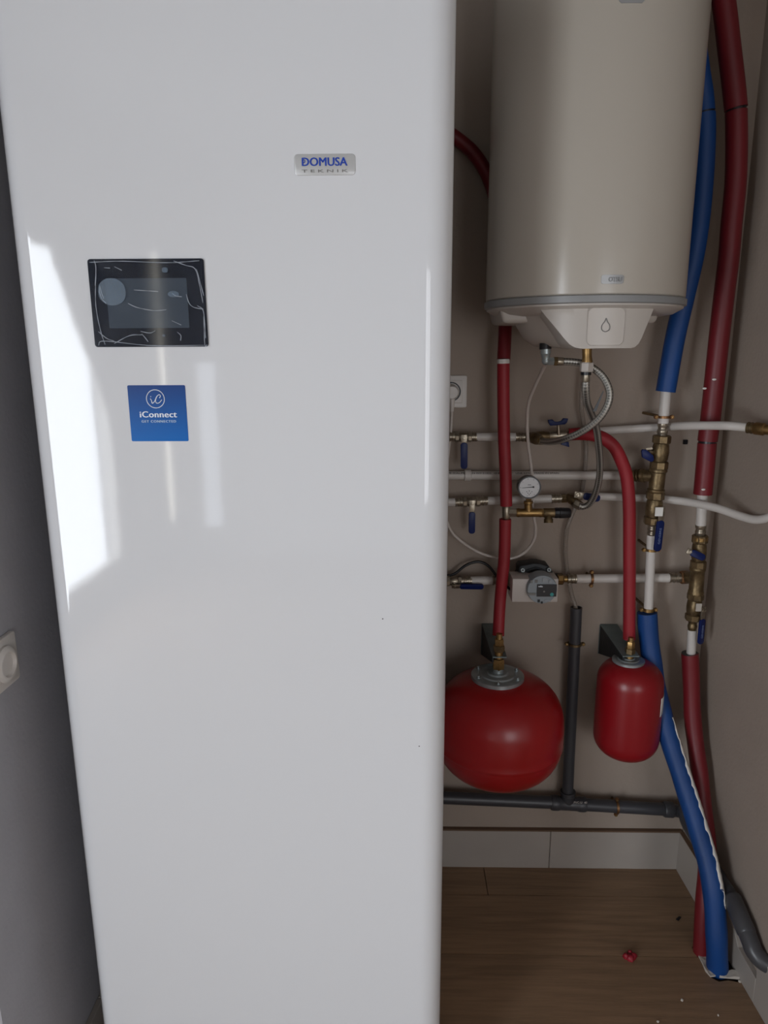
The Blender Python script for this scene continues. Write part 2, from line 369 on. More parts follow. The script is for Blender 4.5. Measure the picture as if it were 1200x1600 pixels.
# ------------------------------------------------------------------ heat pump cabinet
FY = 1.05; CX0, CX1 = -.552, .078; CYB = 1.585; CZ0, CZ1 = .03, 1.96
cab = thing('heat_pump_cabinet', 'tall glossy white cabinet with rounded corners, dark touch screen and blue sticker', 'cabinet', ((CX0+CX1)/2, (FY+CYB)/2, 0))
def cab_outline(z, ins=0.):
    rL, rR = .030, .040; pts = []
    for k in range(13): t = PI+PI/2*k/12; pts.append(V((CX0+rL+rL*math.cos(t)+ins*0, FY+rL+rL*math.sin(t), z)))
    pts.append(V((CX0+rL+.004, FY, z))); pts.append(V((CX1-rR-.004, FY, z)))
    for k in range(13): t = 1.5*PI+PI/2*k/12; pts.append(V((CX1-rR+rR*math.cos(t), FY+rR+rR*math.sin(t), z)))
    for k in range(5): t = PI/2*k/4; pts.append(V((CX1-.008+.008*math.cos(t), CYB-.008+.008*math.sin(t), z)))
    for k in range(5): t = PI/2+PI/2*k/4; pts.append(V((CX0+.008+.008*math.cos(t), CYB-.008+.008*math.sin(t), z)))
    c = V((sum(p.x for p in pts)/len(pts), sum(p.y for p in pts)/len(pts), z))
    return [V((p.x+(c.x-p.x)*ins, p.y+(c.y-p.y)*ins, z)) for p in pts]
G().ring_loft([cab_outline(CZ0+.002, .01), cab_outline(CZ0+.01), cab_outline(CZ0+.014), cab_outline(CZ1-.016), cab_outline(CZ1-.012), cab_outline(CZ1, .03)]).build('body', M_cab, cab, sharp=50)
for fx in (CX0+.08, CX1-.08):
    for fy in (FY+.08, CYB-.08):
        G().lathe([(0, .02), (.3, .02), (.35, .008), (1, .008)], (fx, fy, 0), (fx, fy, CZ0+.01), 12).build('foot', M_black, cab)
def fc(px, py): return onY(px, py, FY)
# badge
bc = fc(507.5, 257.5); bw = (fc(555, 257)-fc(460, 257)).x; bh = (fc(507, 241)-fc(507, 274.5)).z
bd = plate(bc+Y*.001, X, Z, bw, bh, .005, .0025)
bd = bd.build('name_badge', mat('pale_silver', (196, 196, 196), .3, .2), cab, bevel=.0006, label='silver grey badge with raised blue lettering')
text('lettering', 'DOMUSA', bc+V((0, -.0018, bh*.13)), X, Z, bh*.56, M_bluetxt, bd, fat=.0004, width=bw*.74, depth=.0004)
text('lettering', 'TEKNIK', bc+V((0, -.0018, -bh*.30)), X, Z, bh*.19, M_mid, bd, space=1.5, width=bw*.76)
# swirl inside the D
G().tube([bc+V((-bw*.375, -.0024, bh*.20)), bc+V((-bw*.335, -.0024, bh*.22)), bc+V((-bw*.325, -.0024, bh*.12)), bc+V((-bw*.36, -.0024, bh*.08))], .0005, 6, 10).build('emblem', M_bluetxt, bd)
# display
s0, s1, s2, s3 = fc(137, 404.5), fc(318.5, 404.5), fc(326.5, 542.5), fc(149.5, 541.5)
dc = (s0+s1+s2+s3)/4; dw = ((s1-s0).x+(s2-s3).x)/2; dh = (s0.z-s3.z+s1.z-s2.z)/2
disp = plate(dc+Y*.002, X, Z, dw, dh, .004, .0048).build('control_display', M_bez, cab, smooth=False, bevel=.0008, label='black touch screen under wrinkled protective film')
lw, lh = dw*.70, dh*.565; lc = dc+V((-dw*.005, -.0031, dh*.00))
plate(lc, X, Z, lw, lh, .001, .0004).build('screen_glass', M_lcd, disp, smooth=False)
rows = []
for i in range(25):
    r_ = []
    for j in range(33):
        a, b_ = j/32-.5, i/24-.5
        ed = max(abs(a), abs(b_))*2
        z_ = .0012*math.sin(9*a+4*b_*b_)*math.cos(7*b_+3*a)+.0009*(ed**6)
        r_.append(dc+V((a*dw*.985, -.0048-abs(z_), b_*dh*.985)))
    rows.append(r_)
G().ring_loft(rows, closed=False, cap=(False, False)).build('protective_film', M_film, disp)
def dq(u, v): return dc+V(((u-.5)*dw, -.0064, (.5-v)*dh))
creases = [[(.07, .02), (.08, .1), (.06, .3)], [(.08, .12), (.05, .5), (.07, .8), (.1, .97)], [(.03, .04), (.3, .03), (.7, .05), (.97, .03)],
           [(.75, .03), (.85, .08), (.93, .12), (.96, .3), (.98, .5)], [(.94, .12), (.955, .2), (.99, .42)], [(.33, .5), (.40, .545), (.50, .575), (.57, .585), (.66, .575)], [(.10, .30), (.095, .38), (.11, .45), (.14, .5)], [(.102, .31), (.11, .38), (.125, .45)], [(.72, .39), (.75, .42), (.80, .43)],  # the short left pair paints the bright crescent along the big bubble
           [(.84, .4), (.86, .5), (.9, .55), (.98, .57)], [(.93, .53), (.98, .6), (.985, .9)], [(.98, .65), (.975, .97), (.995, .98)],
           [(.05, .82), (.12, .9), (.18, .93)], [(.18, .96), (.32, .87), (.43, .86)], [(.43, .85), (.46, .9), (.48, .94)], [(.7, .7), (.78, .75)],
           [(.74, .83), (.77, .87), (.765, .93)], [(.15, .1), (.2, .105)], [(.24, .09), (.3, .13)], [(.39, .35), (.5, .36), (.6, .37)], [(.04, .98), (.1, .93), (.5, .985), (.97, .985)],
           [(.42, .82), (.5, .84), (.55, .815)]]
g = G()
for c_ in creases: g.tube([dq(*q) for q in c_], .0005, 5, 14, rf=lambda a: .6+.7*abs(math.sin(a*160)))
g.build('film_crease', M_crease, disp)
for (u, v, a, b_) in ((.20, .37, .125, .155), (.67, .13, .028, .03), (.73, .40, .05, .035), (.62, .87, .014, .016)):
    G().prism([dq(u, v)+V((a*dw*math.cos(t*PI/12)*(1 if abs(math.cos(t*PI/12)) < .9 else .96), .0003, b_*dh*math.sin(t*PI/12))) for t in range(24)], -Y*.0006).build('film_bubble', M_bubble, disp)
# blue sticker
sc_ = (fc(198, 602)+fc(288, 601.5)+fc(296, 689)+fc(207, 690))/4; sw = ((fc(288, 601)-fc(198, 601)).x+(fc(296, 689)-fc(207, 689)).x)/2; sh = fc(245, 602).z-fc(250, 689.5).z
st = plate(sc_+Y*.0005, X, Z, sw, sh, .002, .0011).build('sticker', M_stick, cab, smooth=False, label='square blue sticker with white lettering')
sy = -.0011
def sq(u, v): return sc_+V(((u-.5)*sw, sy, (.5-v)*sh))
ccx, ccy, cr = .475, .24, .155
g = G(); g.tube([sq(ccx+cr*math.cos(t*PI/16), ccy+cr*math.sin(t*PI/16)*sw/sh) for t in range(33)], .0006, 6, 64)
def strokes(lst, r): 
    for l in lst: g.tube([sq(*q) for q in l], r, 6, 20)
strokes([[(.385, .235), (.405, .27), (.41, .31), (.425, .315), (.46, .28), (.50, .20), (.545, .165), (.565, .19), (.545, .225)], [(.50, .20), (.475, .27), (.49, .315), (.54, .305), (.585, .255)], [(.392, .195), (.397, .2), (.401, .205)]], .0006)
g.build('emblem', M_wtxt, st)
text('lettering', 'iConnect', sq(.505, .515), X, Z, sh*.155, M_wtxt, st, fat=.0004, space=1.06, width=sw*.64)
text('lettering', 'GET CONNECTED', sq(.505, .64), X, Z, sh*.062, mat('pale_ink', (190, 215, 240), .5), st, fat=.00015, space=1.2, width=sw*.60)
# little chips on the panel
for q in ((598, 967), (655, 1166)):
    G().sphere(fc(*q), .0012, 8, 5, (1, .4, .8)).build('paint_chip', M_ink, cab)

# ------------------------------------------------------------------ water heater
TR = .1925; tc0 = onY(910, 466, B-.255); TX, TY = tc0.x, B-.255
zr = onY(911, 461.5, TY-TR).z                       # ring height at the front
TR = .1925
heat = thing('water_heater', 'white cylindrical electric water heater with grey ring hung on the back wall', 'water heater', (TX, TY, zr-.14))
def ringz(z0, z1, prof, seg=72): return G().lathe([((z-z0)/(z1-z0), r) for z, r in prof], (TX, TY, z0), (TX, TY, z1), seg)
ringz(zr, 2.35, [(zr, TR-.004), (zr+.004, TR), (2.31, TR), (2.34, TR-.02), (2.35, TR-.05)]).build('tank_body', M_tank, heat)
ringz(zr-.013, zr+.002, [(zr-.013, TR-.001), (zr-.011, TR+.003), (zr, TR+.003), (zr+.002, TR-.001)]).build('trim_ring', M_ring, heat)
ringz(zr-.03, zr-.01, [(zr-.03, TR-.045), (zr-.026, TR-.02), (zr-.016, TR-.002), (zr-.01, TR-.002)]).build('bottom_cap', M_cap, heat)
# wide collar box under the tank, domed cover and front control cover
tf = lambda px, py, yy: onY(px, py, yy)
def extr(pts_px, yf, yb, name, m, bevel=.004, par=heat, label=None, taper=None):
    a = [tf(x, y, yf) for x, y in pts_px]
    rings = [a, [V((p.x, yb, p.z)) for p in a]]
    return G().ring_loft(rings).build(name, m, par, bevel=bevel, label=label, bseg=3)
yf = TY-.07
c0 = [tf(x, y, yf) for x, y in ((778, 470), (786, 505), (1026, 505), (1036, 470))]
G().ring_loft([[c for c in c0], [V((c.x, TY+.1, c.z)) for c in c0]]).build('lower_collar', M_cap, heat, bevel=.008, bseg=3)
dm = tf(905, 480, TY-.04)
zb = tf(900, 543, TY-.09).z; zt = dm.z+.01
G().lathe([(0, .055), (.03, .075), (.2, .098), (.55, .118), (1, .135)], (dm.x-.002, TY-.01, zb), (dm.x-.002, TY-.01, zt), 48).build('element_cover', M_cap, heat)
yfc = TY-TR+.012
ct_ = [(846, 470), (852, 484), (886, 531), (893, 539), (901, 543.5), (912, 545), (985, 544.5), (994, 542.5), (1001, 537), (1006, 529), (1029, 481), (1033, 470)]
a = [tf(x, y, yfc) for x, y in ct_]; cxm = sum(p.x for p in a)/len(a)
# the front curves with the tank
def bend(p, off=0.):
    d = p.x-TX; R_ = TR-.012; return V((p.x, TY-math.sqrt(max(R_*R_-d*d, .001))*1.0+off, p.z))
def dens(pp, n=5):
    out = []
    for i in range(len(pp)):
        q = pp[(i+1) % len(pp)]
        for k in range(n): out.append(pp[i].lerp(q, k/n))
    return out
bm_c = []
# grid across the cover so that it can curve
def cover(ptl, off, depth, nx=36, nz=8):
    zs = sorted(set(p.z for p in ptl)); z0, z1 = min(zs), max(zs)
    def span(z):
        xs = []
        for i in range(len(ptl)):
            p, q = ptl[i], ptl[(i+1) % len(ptl)]
            if (p.z-z)*(q.z-z) <= 0 and abs(p.z-q.z) > 1e-7: xs.append(p.x+(q.x-p.x)*(z-p.z)/(q.z-p.z))
        return (min(xs), max(xs)) if xs else (ptl[0].x, ptl[0].x)
    rows = []
    zl = [z0+(z1-z0)*t for t in (.0005, .01, .03, .06, .1, .15, .22, .35, .5, .7, .85, .999)]
    for z in zl:
        x0, x1 = span(z); r_ = [bend(V((x0+(x1-x0)*j/nx, 0, z)), off) for j in range(nx+1)]
        r_ += [V((p.x, TY-.02 if depth is None else p.y+depth, p.z)) for p in r_[::-1]]
        rows.append(r_)
    return G().ring_loft(rows)
cover(a, 0, None).build('control_cover', M_cap, heat, bevel=0, sharp=35)
kc = tf(947, 509, yfc); kw = RR(57, kc); kh = RR(59, kc)
pl = rrect(kw, kh, .010, 6); kp = [V((kc.x+q[0], 0, kc.z+q[1])) for q in pl]
kb = cover(kp, -.0012, .004, 14).build('touch_panel', mat('white_plastic_panel', (186, 178, 170), .35), heat, sharp=35)
g = G().tube([bend(V((p.x, 0, p.z)), -.0012) for p in dens(kp, 1)+[kp[0]]], .0008, 5, 80).build('panel_groove', mat('groove', (178, 170, 163), .5), kb)
dr = [(0, 1.0), (.16, .55), (.42, .15), (.5, -.25), (.38, -.6), (0, -.78), (-.38, -.6), (-.5, -.25), (-.42, .15), (-.16, .55), (0, 1.0)]
ds = RR(11.5, kc)
G().tube([bend(V((kc.x-.001+q[0]*ds*1.12, 0, kc.z+q[1]*ds)), -.0016) for q in dr], .0009, 6, 44).build('drop_emblem', M_mid, kb)
# small badge
def bendT(p, off=0.): d = p.x-TX; return V((p.x, TY-math.sqrt(TR*TR-d*d)+off, p.z))
bq = tf(957, 436.5, TY-TR); bw2, bh2 = RR(35, bq), RR(13.5, bq)
def tplate(c, w, h, r, th, nm, m, par):
    rows = []
    for t in range(9):
        zz = -h/2+h*t/8; ins = r-math.sqrt(max(0, r*r-max(0, abs(zz)-h/2+r)**2))
        rr_ = [bendT(V((c.x+(-w/2+ins)+(w-2*ins)*j/10, 0, c.z+zz)), -th) for j in range(11)]
        rows.append(rr_+[p+Y*(th+.002) for p in rr_[::-1]])
    return G().ring_loft(rows).build(nm, m, par, bevel=0)
bb = tplate(bq, bw2, bh2, .003, .0012, 'name_badge', M_badge, heat)
nn = (bendT(V((bq.x+.01, 0, 0)))-bendT(V((bq.x-.01, 0, 0)))); 
text('lettering', 'OTSU', bendT(V((bq.x+bw2*.12, 0, bq.z)), -.0022), nn, Z, bh2*.72, M_ring, bb, bold=.0002, width=bw2*.60)
bq2 = tf(988, -10, TY-TR); tplate(bq2, RR(40, bq2), RR(26, bq2), .004, .0012, 'logo_plate', M_badge, heat)
# mounting brackets to the wall
for dz in (.35, .75):
    G().box((TX-.12, TY+TR-.02, zr+dz), (TX+.12, B, zr+dz+.04)).build('wall_mount', M_galv, heat)

# ------------------------------------------------------------------ plumbing helpers
def ribs(n, r, lo=.88):
    pr = [(0, r*lo)]
    for k in range(n):
        a = k/n; pr += [(a+.1/n, r), (a+.45/n, r), (a+.6/n, r*lo), (a+.95/n, r*lo)]
    return pr+[(1, r*lo)]
def press_fit(g, a, b, r, n=3): return g.lathe(ribs(n, r), a, b, 20)
def nut(g, a, b, r, seg=6):
    return g.lathe([(0, r*.9), (.12, r), (.88, r), (1, r*.9)], a, b, seg, ph=PI/6)
def lever(par, o, d, n, plate_l, grip_l, w, m=M_blueh, txt=False, th=.006):
    """steel strap from the stem plus a vinyl sleeve along d; n faces out of the wall"""
    d = V(d).normalized(); n = V(n).normalized(); s = d.cross(n).normalized()
    h = bpy.data.objects  # noqa
    c = V(o)
    pts = [(-w*.45, -w*.42), (-w*.45, w*.42), (plate_l*.6, w*.42), (plate_l+.004, w*.30), (plate_l+.004, -w*.30), (plate_l*.6, -w*.42)]
    hd = G().prism([c+d*a+s*b+n*(-.0012) for a, b in pts], n*.0026).build('handle', M_nick, par, bevel=.0004, label='steel strap handle with blue sleeve')
    G().lathe([(0, w*.30), (.55, w*.30), (.6, w*.18), (1, w*.16)], c+n*.0005, c+n*.007, 6).build('handle_nut', M_nick, hd)
    st_ = []
    L0 = plate_l; L1 = plate_l+grip_l
    for a, b in rrect(grip_l, w, w*.42, 5): st_.append(c+d*((L0+L1)/2+a)+s*b-n*th/2+n*(.0))
    sl = G().prism(st_, n*th).build('grip_sleeve', m, hd, bevel=.0012)
    if txt:
        ax = d if d.z < 0 else -d
        text('lettering', 'GENEBRE', c+d*((L0+L1)/2)+n*(th/2+.0002), -ax, (-ax).cross(n)*-1 if False else n.cross(-ax), w*.42, M_emb, hd, width=grip_l*.52)
    return hd
def ball_valve(name, label, p0, p1, r, stem_n, lev=None, m=M_nick, group=None, ends=(True, True)):
    """straight ball valve from p0 to p1, stem along stem_n"""
    p0, p1 = V(p0), V(p1); c = (p0+p1)/2
    t = thing(name, label, 'valve', c, group)
    G().lathe([(0, r*.8), (.2, r*.8), (.3, r*.98), (.5, r*1.05), (.7, r*.98), (.8, r*.8), (1, r*.8)], p0, p1, 24).build('valve_body', m, t)
    for k, (a, b) in enumerate(((0, .24), (.76, 1))):
        if ends[k]: nut(G(), p0.lerp(p1, a), p0.lerp(p1, b), r*1.12, 8).build('hex_end', m, t, sharp=25)
    if stem_n:
        n = V(stem_n).normalized()
        G().lathe([(0, r*.5), (.7, r*.5), (.75, r*.32), (1, r*.32)], c, c+n*(r*1.05+.008), 14).build('stem', m, t)
        if lev: lever(t, c+n*(r*1.05+.008), lev[0], n, lev[1], lev[2], lev[3], txt=len(lev) > 4)
    return t
def clamp(label, c, ax, r, back=True, ears=X, m=M_copper, th=.006, tail=None, wallp=None):
    """two-ear pipe clip around a pipe of radius r at c, with stud to the wall"""
    c = V(c); ax = V(ax).normalized(); t = thing('pipe_clamp', label, 'clamp', c)
    G().lathe([(0, r+.0006), (0, r+.0028), (1, r+.0028), (1, r+.0006)], c-ax*th/2, c+ax*th/2, 28, cap=(False, False)).build('band', m, t)
    e = (V(ears)-ax*V(ears).dot(ax)).normalized()
    for s in (-1, 1):
        pe = c+e*s*(r+.0065)
        G().lathe([(0, .0042), (.2, .0052), (.8, .0052), (1, .0042)], pe-Y*.005, pe+Y*.003, 12).build('ear', m, t)
        G().lathe([(0, .0015), (.1, .0028), (1, .003)], pe-Y*.0075, pe-Y*.005, 6).build('screw', M_brass, t)
    wp = wallp or V((c.x, B, c.z))
    dd = (wp-c).normalized()
    if (wp-c).length > r+.004: G().cyl(c+dd*(r+.0015), wp, .0035, 10).build('stud', M_bronze, t)
    return t
def pipe_thing(name, label, pts, r, m, cat='pipe', group=None, seg=20, n=None, rf=None):
    o = G().tube(pts, r, seg, n, rf=rf).build(name, m); return tag(o, label, cat, group)

# ------------------------------------------------------------------ heating insulated riser beside the cabinet (runs in front of the rails)
OA = .105
rA = RR(9.6, P(788, 700, OA))
ra = thing('insulated_pipe', 'thin red foam-covered pipe dropping from under the heater to the big red vessel', 'pipe', P(789, 990, OA))
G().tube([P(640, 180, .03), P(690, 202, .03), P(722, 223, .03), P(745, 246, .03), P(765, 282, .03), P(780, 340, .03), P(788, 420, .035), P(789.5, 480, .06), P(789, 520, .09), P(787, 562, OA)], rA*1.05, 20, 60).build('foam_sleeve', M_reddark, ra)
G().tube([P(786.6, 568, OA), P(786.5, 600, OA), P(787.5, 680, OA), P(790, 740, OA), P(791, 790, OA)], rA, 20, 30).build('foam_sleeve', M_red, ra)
G().cyl(P(786.8, 561, OA), P(786.6, 569, OA), rA*.96, 20).build('tape_band', M_frame, ra)
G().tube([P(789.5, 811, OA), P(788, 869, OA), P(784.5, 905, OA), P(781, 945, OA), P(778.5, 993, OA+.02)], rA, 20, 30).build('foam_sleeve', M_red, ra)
# safety group on it
sg = thing('safety_valve_group', 'brass tee with round pressure gauge and black-knobbed relief valve off the red riser', 'valve', P(825, 801, OA))
ax0 = P(791, 801, OA); axe = P(893, 801.5, OA)
def ax(px): return P(px, 801+.5*(px-791)/100, OA)
k1 = RR(1, ax0)
G().lathe([(0, k1*5), (.15, k1*6.5), (.85, k1*6.5), (1, k1*5)], P(791, 789.5, OA), P(791, 811.5, OA), 18).build('riser_fitting', M_nick, sg)
nut(G(), ax(794), ax(807), k1*7, 6).build('union_nut', M_nick, sg, sharp=25)
g = G(); g.lathe([(0, k1*6), (.08, k1*7.3), (.16, k1*6.6), (.84, k1*6.6), (.92, k1*7.3), (1, k1*6)], ax(806), ax(848), 20)
g.lathe([(0, k1*6), (.75, k1*6), (.8, k1*7.2), (1, k1*7.2)], P(825.5, 801, OA), P(825.5, 783, OA), 20); g.build('tee_body', M_brass, sg)
nut(G(), P(826, 784, OA), P(826, 778, OA), k1*4.6, 6).build('gauge_nut', M_brass, sg, sharp=25)
gc = P(827, 761.5, OA+.015)
gg = G().lathe([(0, .026*.9), (.1, .0262), (.8, .0262), (.84, .0268), (1, .0268), (1, .0240), (.9, .0238)], gc+Y*.024, gc-Y*.004, 40).build('gauge', M_black, sg)
G().cyl(P(826, 780, OA), gc+V((0, .012, -.015)), .004, 12).build('gauge_stem', M_brass, sg)
G().cyl(gc+Y*.002, gc-Y*.0016, .0241, 36).build('dial', M_dial, gg)
g = G(); 
def gd(a, r): return gc+V((math.cos(a)*r, -.002, math.sin(a)*r))
for k in range(-2, 15):
    a = math.radians(-35+k*19.5+20); 
    if k % 2 == 0: g.tube([gd(a, .0195), gd(a, .0215)], .0004, 4)
for q in ((-.006, -.010), (0, -.008), (.006, -.010), (-.003, -.0135), (.003, -.0135), (0, -.017)): g.sphere(gc+V((q[0], -.002, q[1])), .0011, 6, 4, (1, .2, 1))
for k in range(5): g.box(gc+V((-.0035+k*.0015, -.0022, .0055)), gc+V((-.0025+k*.0015, -.0018, .007)))
g.build('dial_marks', M_ink, gg)
G().prism([gc+V((-.017, -.0026, -.0012)), gc+V((.009, -.0026, .0003)), gc+V((.009, -.0026, .0020)), gc+V((-.017, -.0026, -.0006))], -Y*.0006).build('needle', M_ink, gg)
G().cyl(gc+V((.009, -.0018, .0012)), gc+V((.009, -.0036, .0012)), .0022, 12).build('needle_hub', M_ink, gg)
nut(G(), ax(843), ax(850), k1*7, 6).build('hex_collar', M_brass, sg, sharp=25)
g = G().lathe([(0, k1*6), (.1, k1*7.6), (.9, k1*7.6), (1, k1*7)], ax(848), ax(869), 20)
g.lathe([(0, k1*5), (.55, k1*6), (.65, k1*7.2), (1, k1*7.2)], P(857, 801, OA), P(857, 817, OA+.006), 20)
g.build('relief_valve', M_bronze, sg)
G().lathe([(0, k1*8), (.12, k1*8.6), (.3, k1*8.2), (.32, k1*8.8), (.9, k1*8.1), (1, k1*7)], ax(866), ax(891), 12).build('knob', M_black, sg, sharp=25)

# ------------------------------------------------------------------ four rails
OP = .045
# rail 1
ball_valve('ball_valve', 'ball valve with hanging blue lever on the top rail under the socket', P(711, 682.5, OP), P(737, 683, OP), RR(7.2, P(724, 683, OP)), -Y, ((0.02, 0, -1), RR(7, ax0), RR(42, ax0), RR(11, ax0)))
wp1 = thing('water_pipe', 'short white pipe of the top rail between hanging-lever valve and wing valve', 'pipe', P(775, 683, OP))
r1 = RR(6.6, P(775, 683, OP))
G().cyl(P(743, 682.6, OP), P(807, 682.8, OP), r1, 20).build('pipe', M_white, wp1)
press_fit(G(), P(735, 682.8, OP), P(746, 682.8, OP), r1*1.12, 3).build('press_sleeve', M_nick, wp1)
press_fit(G(), P(805, 682.8, OP), P(820, 682.8, OP), r1*1.12, 3).build('press_sleeve', M_nick, wp1)
G().cyl(P(655, 682, OP), P(700, 682.4, OP), r1, 20).build('pipe', M_white, wp1)
press_fit(G(), P(697, 682.4, OP), P(712, 682.5, OP), r1*1.12, 3).build('press_sleeve', M_nick, wp1)
# wing valve
wv = thing('wing_valve', 'small nickel valve with blue wing handle where the braided hose meets the top rail', 'valve', P(870, 681, OP))
k2 = RR(1, P(860, 681, OP))
nut(G(), P(820, 683, OP), P(830, 683, OP), k2*8, 6).build('hex_end', M_bronze, wv, sharp=25)
g = G().lathe([(0, k2*7), (.3, k2*8), (.7, k2*8), (1, k2*6.5)], P(828, 683, OP), P(858, 681, OP), 20); g.build('inlet_body', M_bronze, wv)
g = G().lathe([(0, k2*6.8), (.1, k2*9.2), (.5, k2*9.2), (.55, k2*8.2), (1, k2*7)], P(832, 683, OP), P(846, 688.5, OP+.05), 18); g.build('hose_union', M_bronze, wv)
G().lathe([(0, k2*5), (.2, k2*7.4), (.5, k2*8.2), (.8, k2*7.4), (1, k2*6)], P(855, 681, OP), P(893, 679, OP), 20).build('valve_body', M_nick, wv)
G().cyl(P(873, 680, OP+.01), P(872.5, 664, OP+.012), k2*2.6, 12).build('stem', M_nick, wv)
hc = P(871, 664, OP+.012)
prof = [(-1, .55), (-.95, .1), (-.75, -.35), (-.2, -.30), (.2, -.22), (.75, -.15), (.95, .15), (1.05, .75), (.55, .80), (.35, .38), (0, .25), (-.35, .30), (-.55, .62)]
G().prism([hc+V((x*k2*15, 0.004, (z+.25)*k2*10)) for x, z in prof], -Y*.008).build('wing_handle', M_blueh, wv, bevel=.0012)
G().prism([P(875, 694, OP+.01), P(889, 698.5, OP+.01), P(888, 690, OP+.01), P(880, 690, OP+.01)], -Y*.006).build('drain_wing', M_blueh, wv, bevel=.001)
# insulated branch to small vessel
OB = .085
rB = RR(9.6, P(983, 850, OB))
rb = thing('insulated_pipe', 'red foam-covered pipe curving from the wing valve down to the small red vessel', 'pipe', P(983, 998, OB))
G().tube([P(889, 679, .05), P(905, 678, .055), P(928, 680, .07), P(945, 686, .08), P(960, 699, OB), P(971, 720, OB), P(979, 745, OB), P(983, 787, OB), P(983.5, 852, OB), P(983.5, 925, OB), P(983, 998, OB)], rB, 20, 70).build('foam_sleeve', M_red, rb)
# rail 1 right run
wp2 = thing('water_pipe', 'slim white pipe crossing the thick red riser to a brass end on the right wall', 'pipe', P(1005, 669, .05))
G().tube([P(893, 677.5, .022), P(937, 673.5, .025), P(1005, 669, .03), P(1040, 667, .045), P(1070, 665.4, .10), P(1110, 665, .15), P(1140, 665.5, .185), P(1172, 668.5, .20)], RR(6.3, P(1005, 669, .05)), 18, 50).build('pipe', M_white, wp2)
e0, e1 = P(1170, 668.3, .20), onP(1200, 668.5, V((rx(1.5), 1.5, 0)), WN)
e1 = e0.lerp(V((rx(1.50), 1.50, e0.z-.002)), .9)
press_fit(G(), e0-(e1-e0)*.05, e0.lerp(e1, .2), .0125, 2).build('press_sleeve', M_bronze, wp2)
G().lathe([(0, .010), (.1, .0135), (.45, .0135), (.5, .011), (.7, .011), (.75, .016), (1, .016)], e0.lerp(e1, .15), e1, 18).build('wall_elbow', M_brass, wp2)
# rail 2
wp3 = thing('water_pipe', 'straight white printed pipe of the second rail reaching the bronze tee under the blue sleeve', 'pipe', P(850, 743, .03))
r3 = RR(6.9, P(850, 743, .03)); z3 = P(850, 743, .03).z
G().cyl(P(640, 742.8, .025), P(994, 743, .025), r3, 20).build('pipe', M_white, wp3)
G().lathe([(0, r3*1.05), (.08, r3*1.3), (.92, r3*1.3), (1, r3*1.05)], P(725, 742.6, .025), P(736, 742.8, .025), 20).build('pipe_socket', M_white, wp3)
a_, b_ = P(700, 738.2, .025), P(872, 738.4, .025)
text('lettering', 'PE-X/AL/PE-X  EN ISO 21003  10 BAR  95 C  UNE 53961  MADE IN SPAIN', (a_+b_)/2-V((0, r3*.86, 0)), X, V((0, .45, .9)), .0058, mat('print_grey', (50, 45, 42), .6), wp3, width=(b_-a_).x, depth=.0001)
# rail 3
wp4 = thing('water_pipe', 'white pipe of the third rail passing behind the pressure gauge', 'pipe', P(830, 780, .03))
r4 = RR(6.6, P(830, 781, .04))
G().cyl(P(760, 782.5, OP), P(863, 779, OP), r4, 20).build('pipe', M_white, wp4)
G().cyl(P(655, 785, OP), P(714, 784.6, OP), r4, 20).build('pipe', M_white, wp4)
press_fit(G(), P(711, 784.6, OP), P(724, 784.3, OP), r4*1.14, 3).build('press_sleeve', M_nick, wp4)
press_fit(G(), P(749, 783, OP), P(762, 782.4, OP), r4*1.14, 3).build('press_sleeve', M_nick, wp4)
press_fit(G(), P(861, 779, OP), P(877, 778.6, OP), r4*1.14, 3).build('press_sleeve', M_nick, wp4)
ball_valve('ball_valve', 'ball valve with hanging blue lever on the third rail left of the red riser', P(723, 784.3, OP), P(750, 783, OP), RR(7.4, P(739, 784, OP)), -Y, ((0.01, 0, -1), RR(14, ax0), RR(36, ax0), RR(10.5, ax0)))
av = thing('angle_valve', 'nickel angle valve joined by braided hose below the curved red pipe', 'valve', P(893, 780, OP))
nut(G(), P(876, 778.6, OP), P(886, 778.2, OP), k2*7.4, 6).build('hex_end', M_bronze, av, sharp=25)
G().lathe([(0, k2*6.5), (.3, k2*7.8), (1, k2*5.5)], P(884, 778, OP), P(909, 776, OP), 20).build('valve_body', M_nick, av)
G().lathe([(0, k2*5.5), (.3, k2*7.5), (.6, k2*7.5), (.65, k2*6.4), (1, k2*6.4)], P(886, 776, OP), P(907, 790, OP+.03), 16).build('inclined_outlet', M_bronze, av)
nut(G(), P(896, 785.5, OP+.03), P(908, 792, OP+.035), k2*7, 6).build('union_nut', M_nick, av, sharp=25)
G().cyl(P(902, 776, OP), P(902.5, 773, OP+.03), k2*4.6, 14).build('stem', M_nick, av)
lever(av, P(902.5, 773.5, OP+.026), V((1, 0, -.16)), -Y, RR(9, ax0), RR(27, ax0), RR(11.5, ax0))
wp5 = thing('water_pipe', 'slim white pipe curving down to the right wall below the bronze fittings', 'pipe', P(1037, 780, .03))
G().tube([P(905, 775, .03), P(940, 775.6, .03), P(972, 777, .03), P(1010, 778.5, .03), P(1037, 780, .04), P(1065, 783, .065), P(1092, 787.5, .10), P(1124, 795, .14), P(1157, 806.5, .18), P(1180, 812, .21), P(1200, 809, .235), P(1225, 800, .26)], RR(6.2, P(1005, 779, .05)), 18, 60).build('pipe', M_white, wp5)
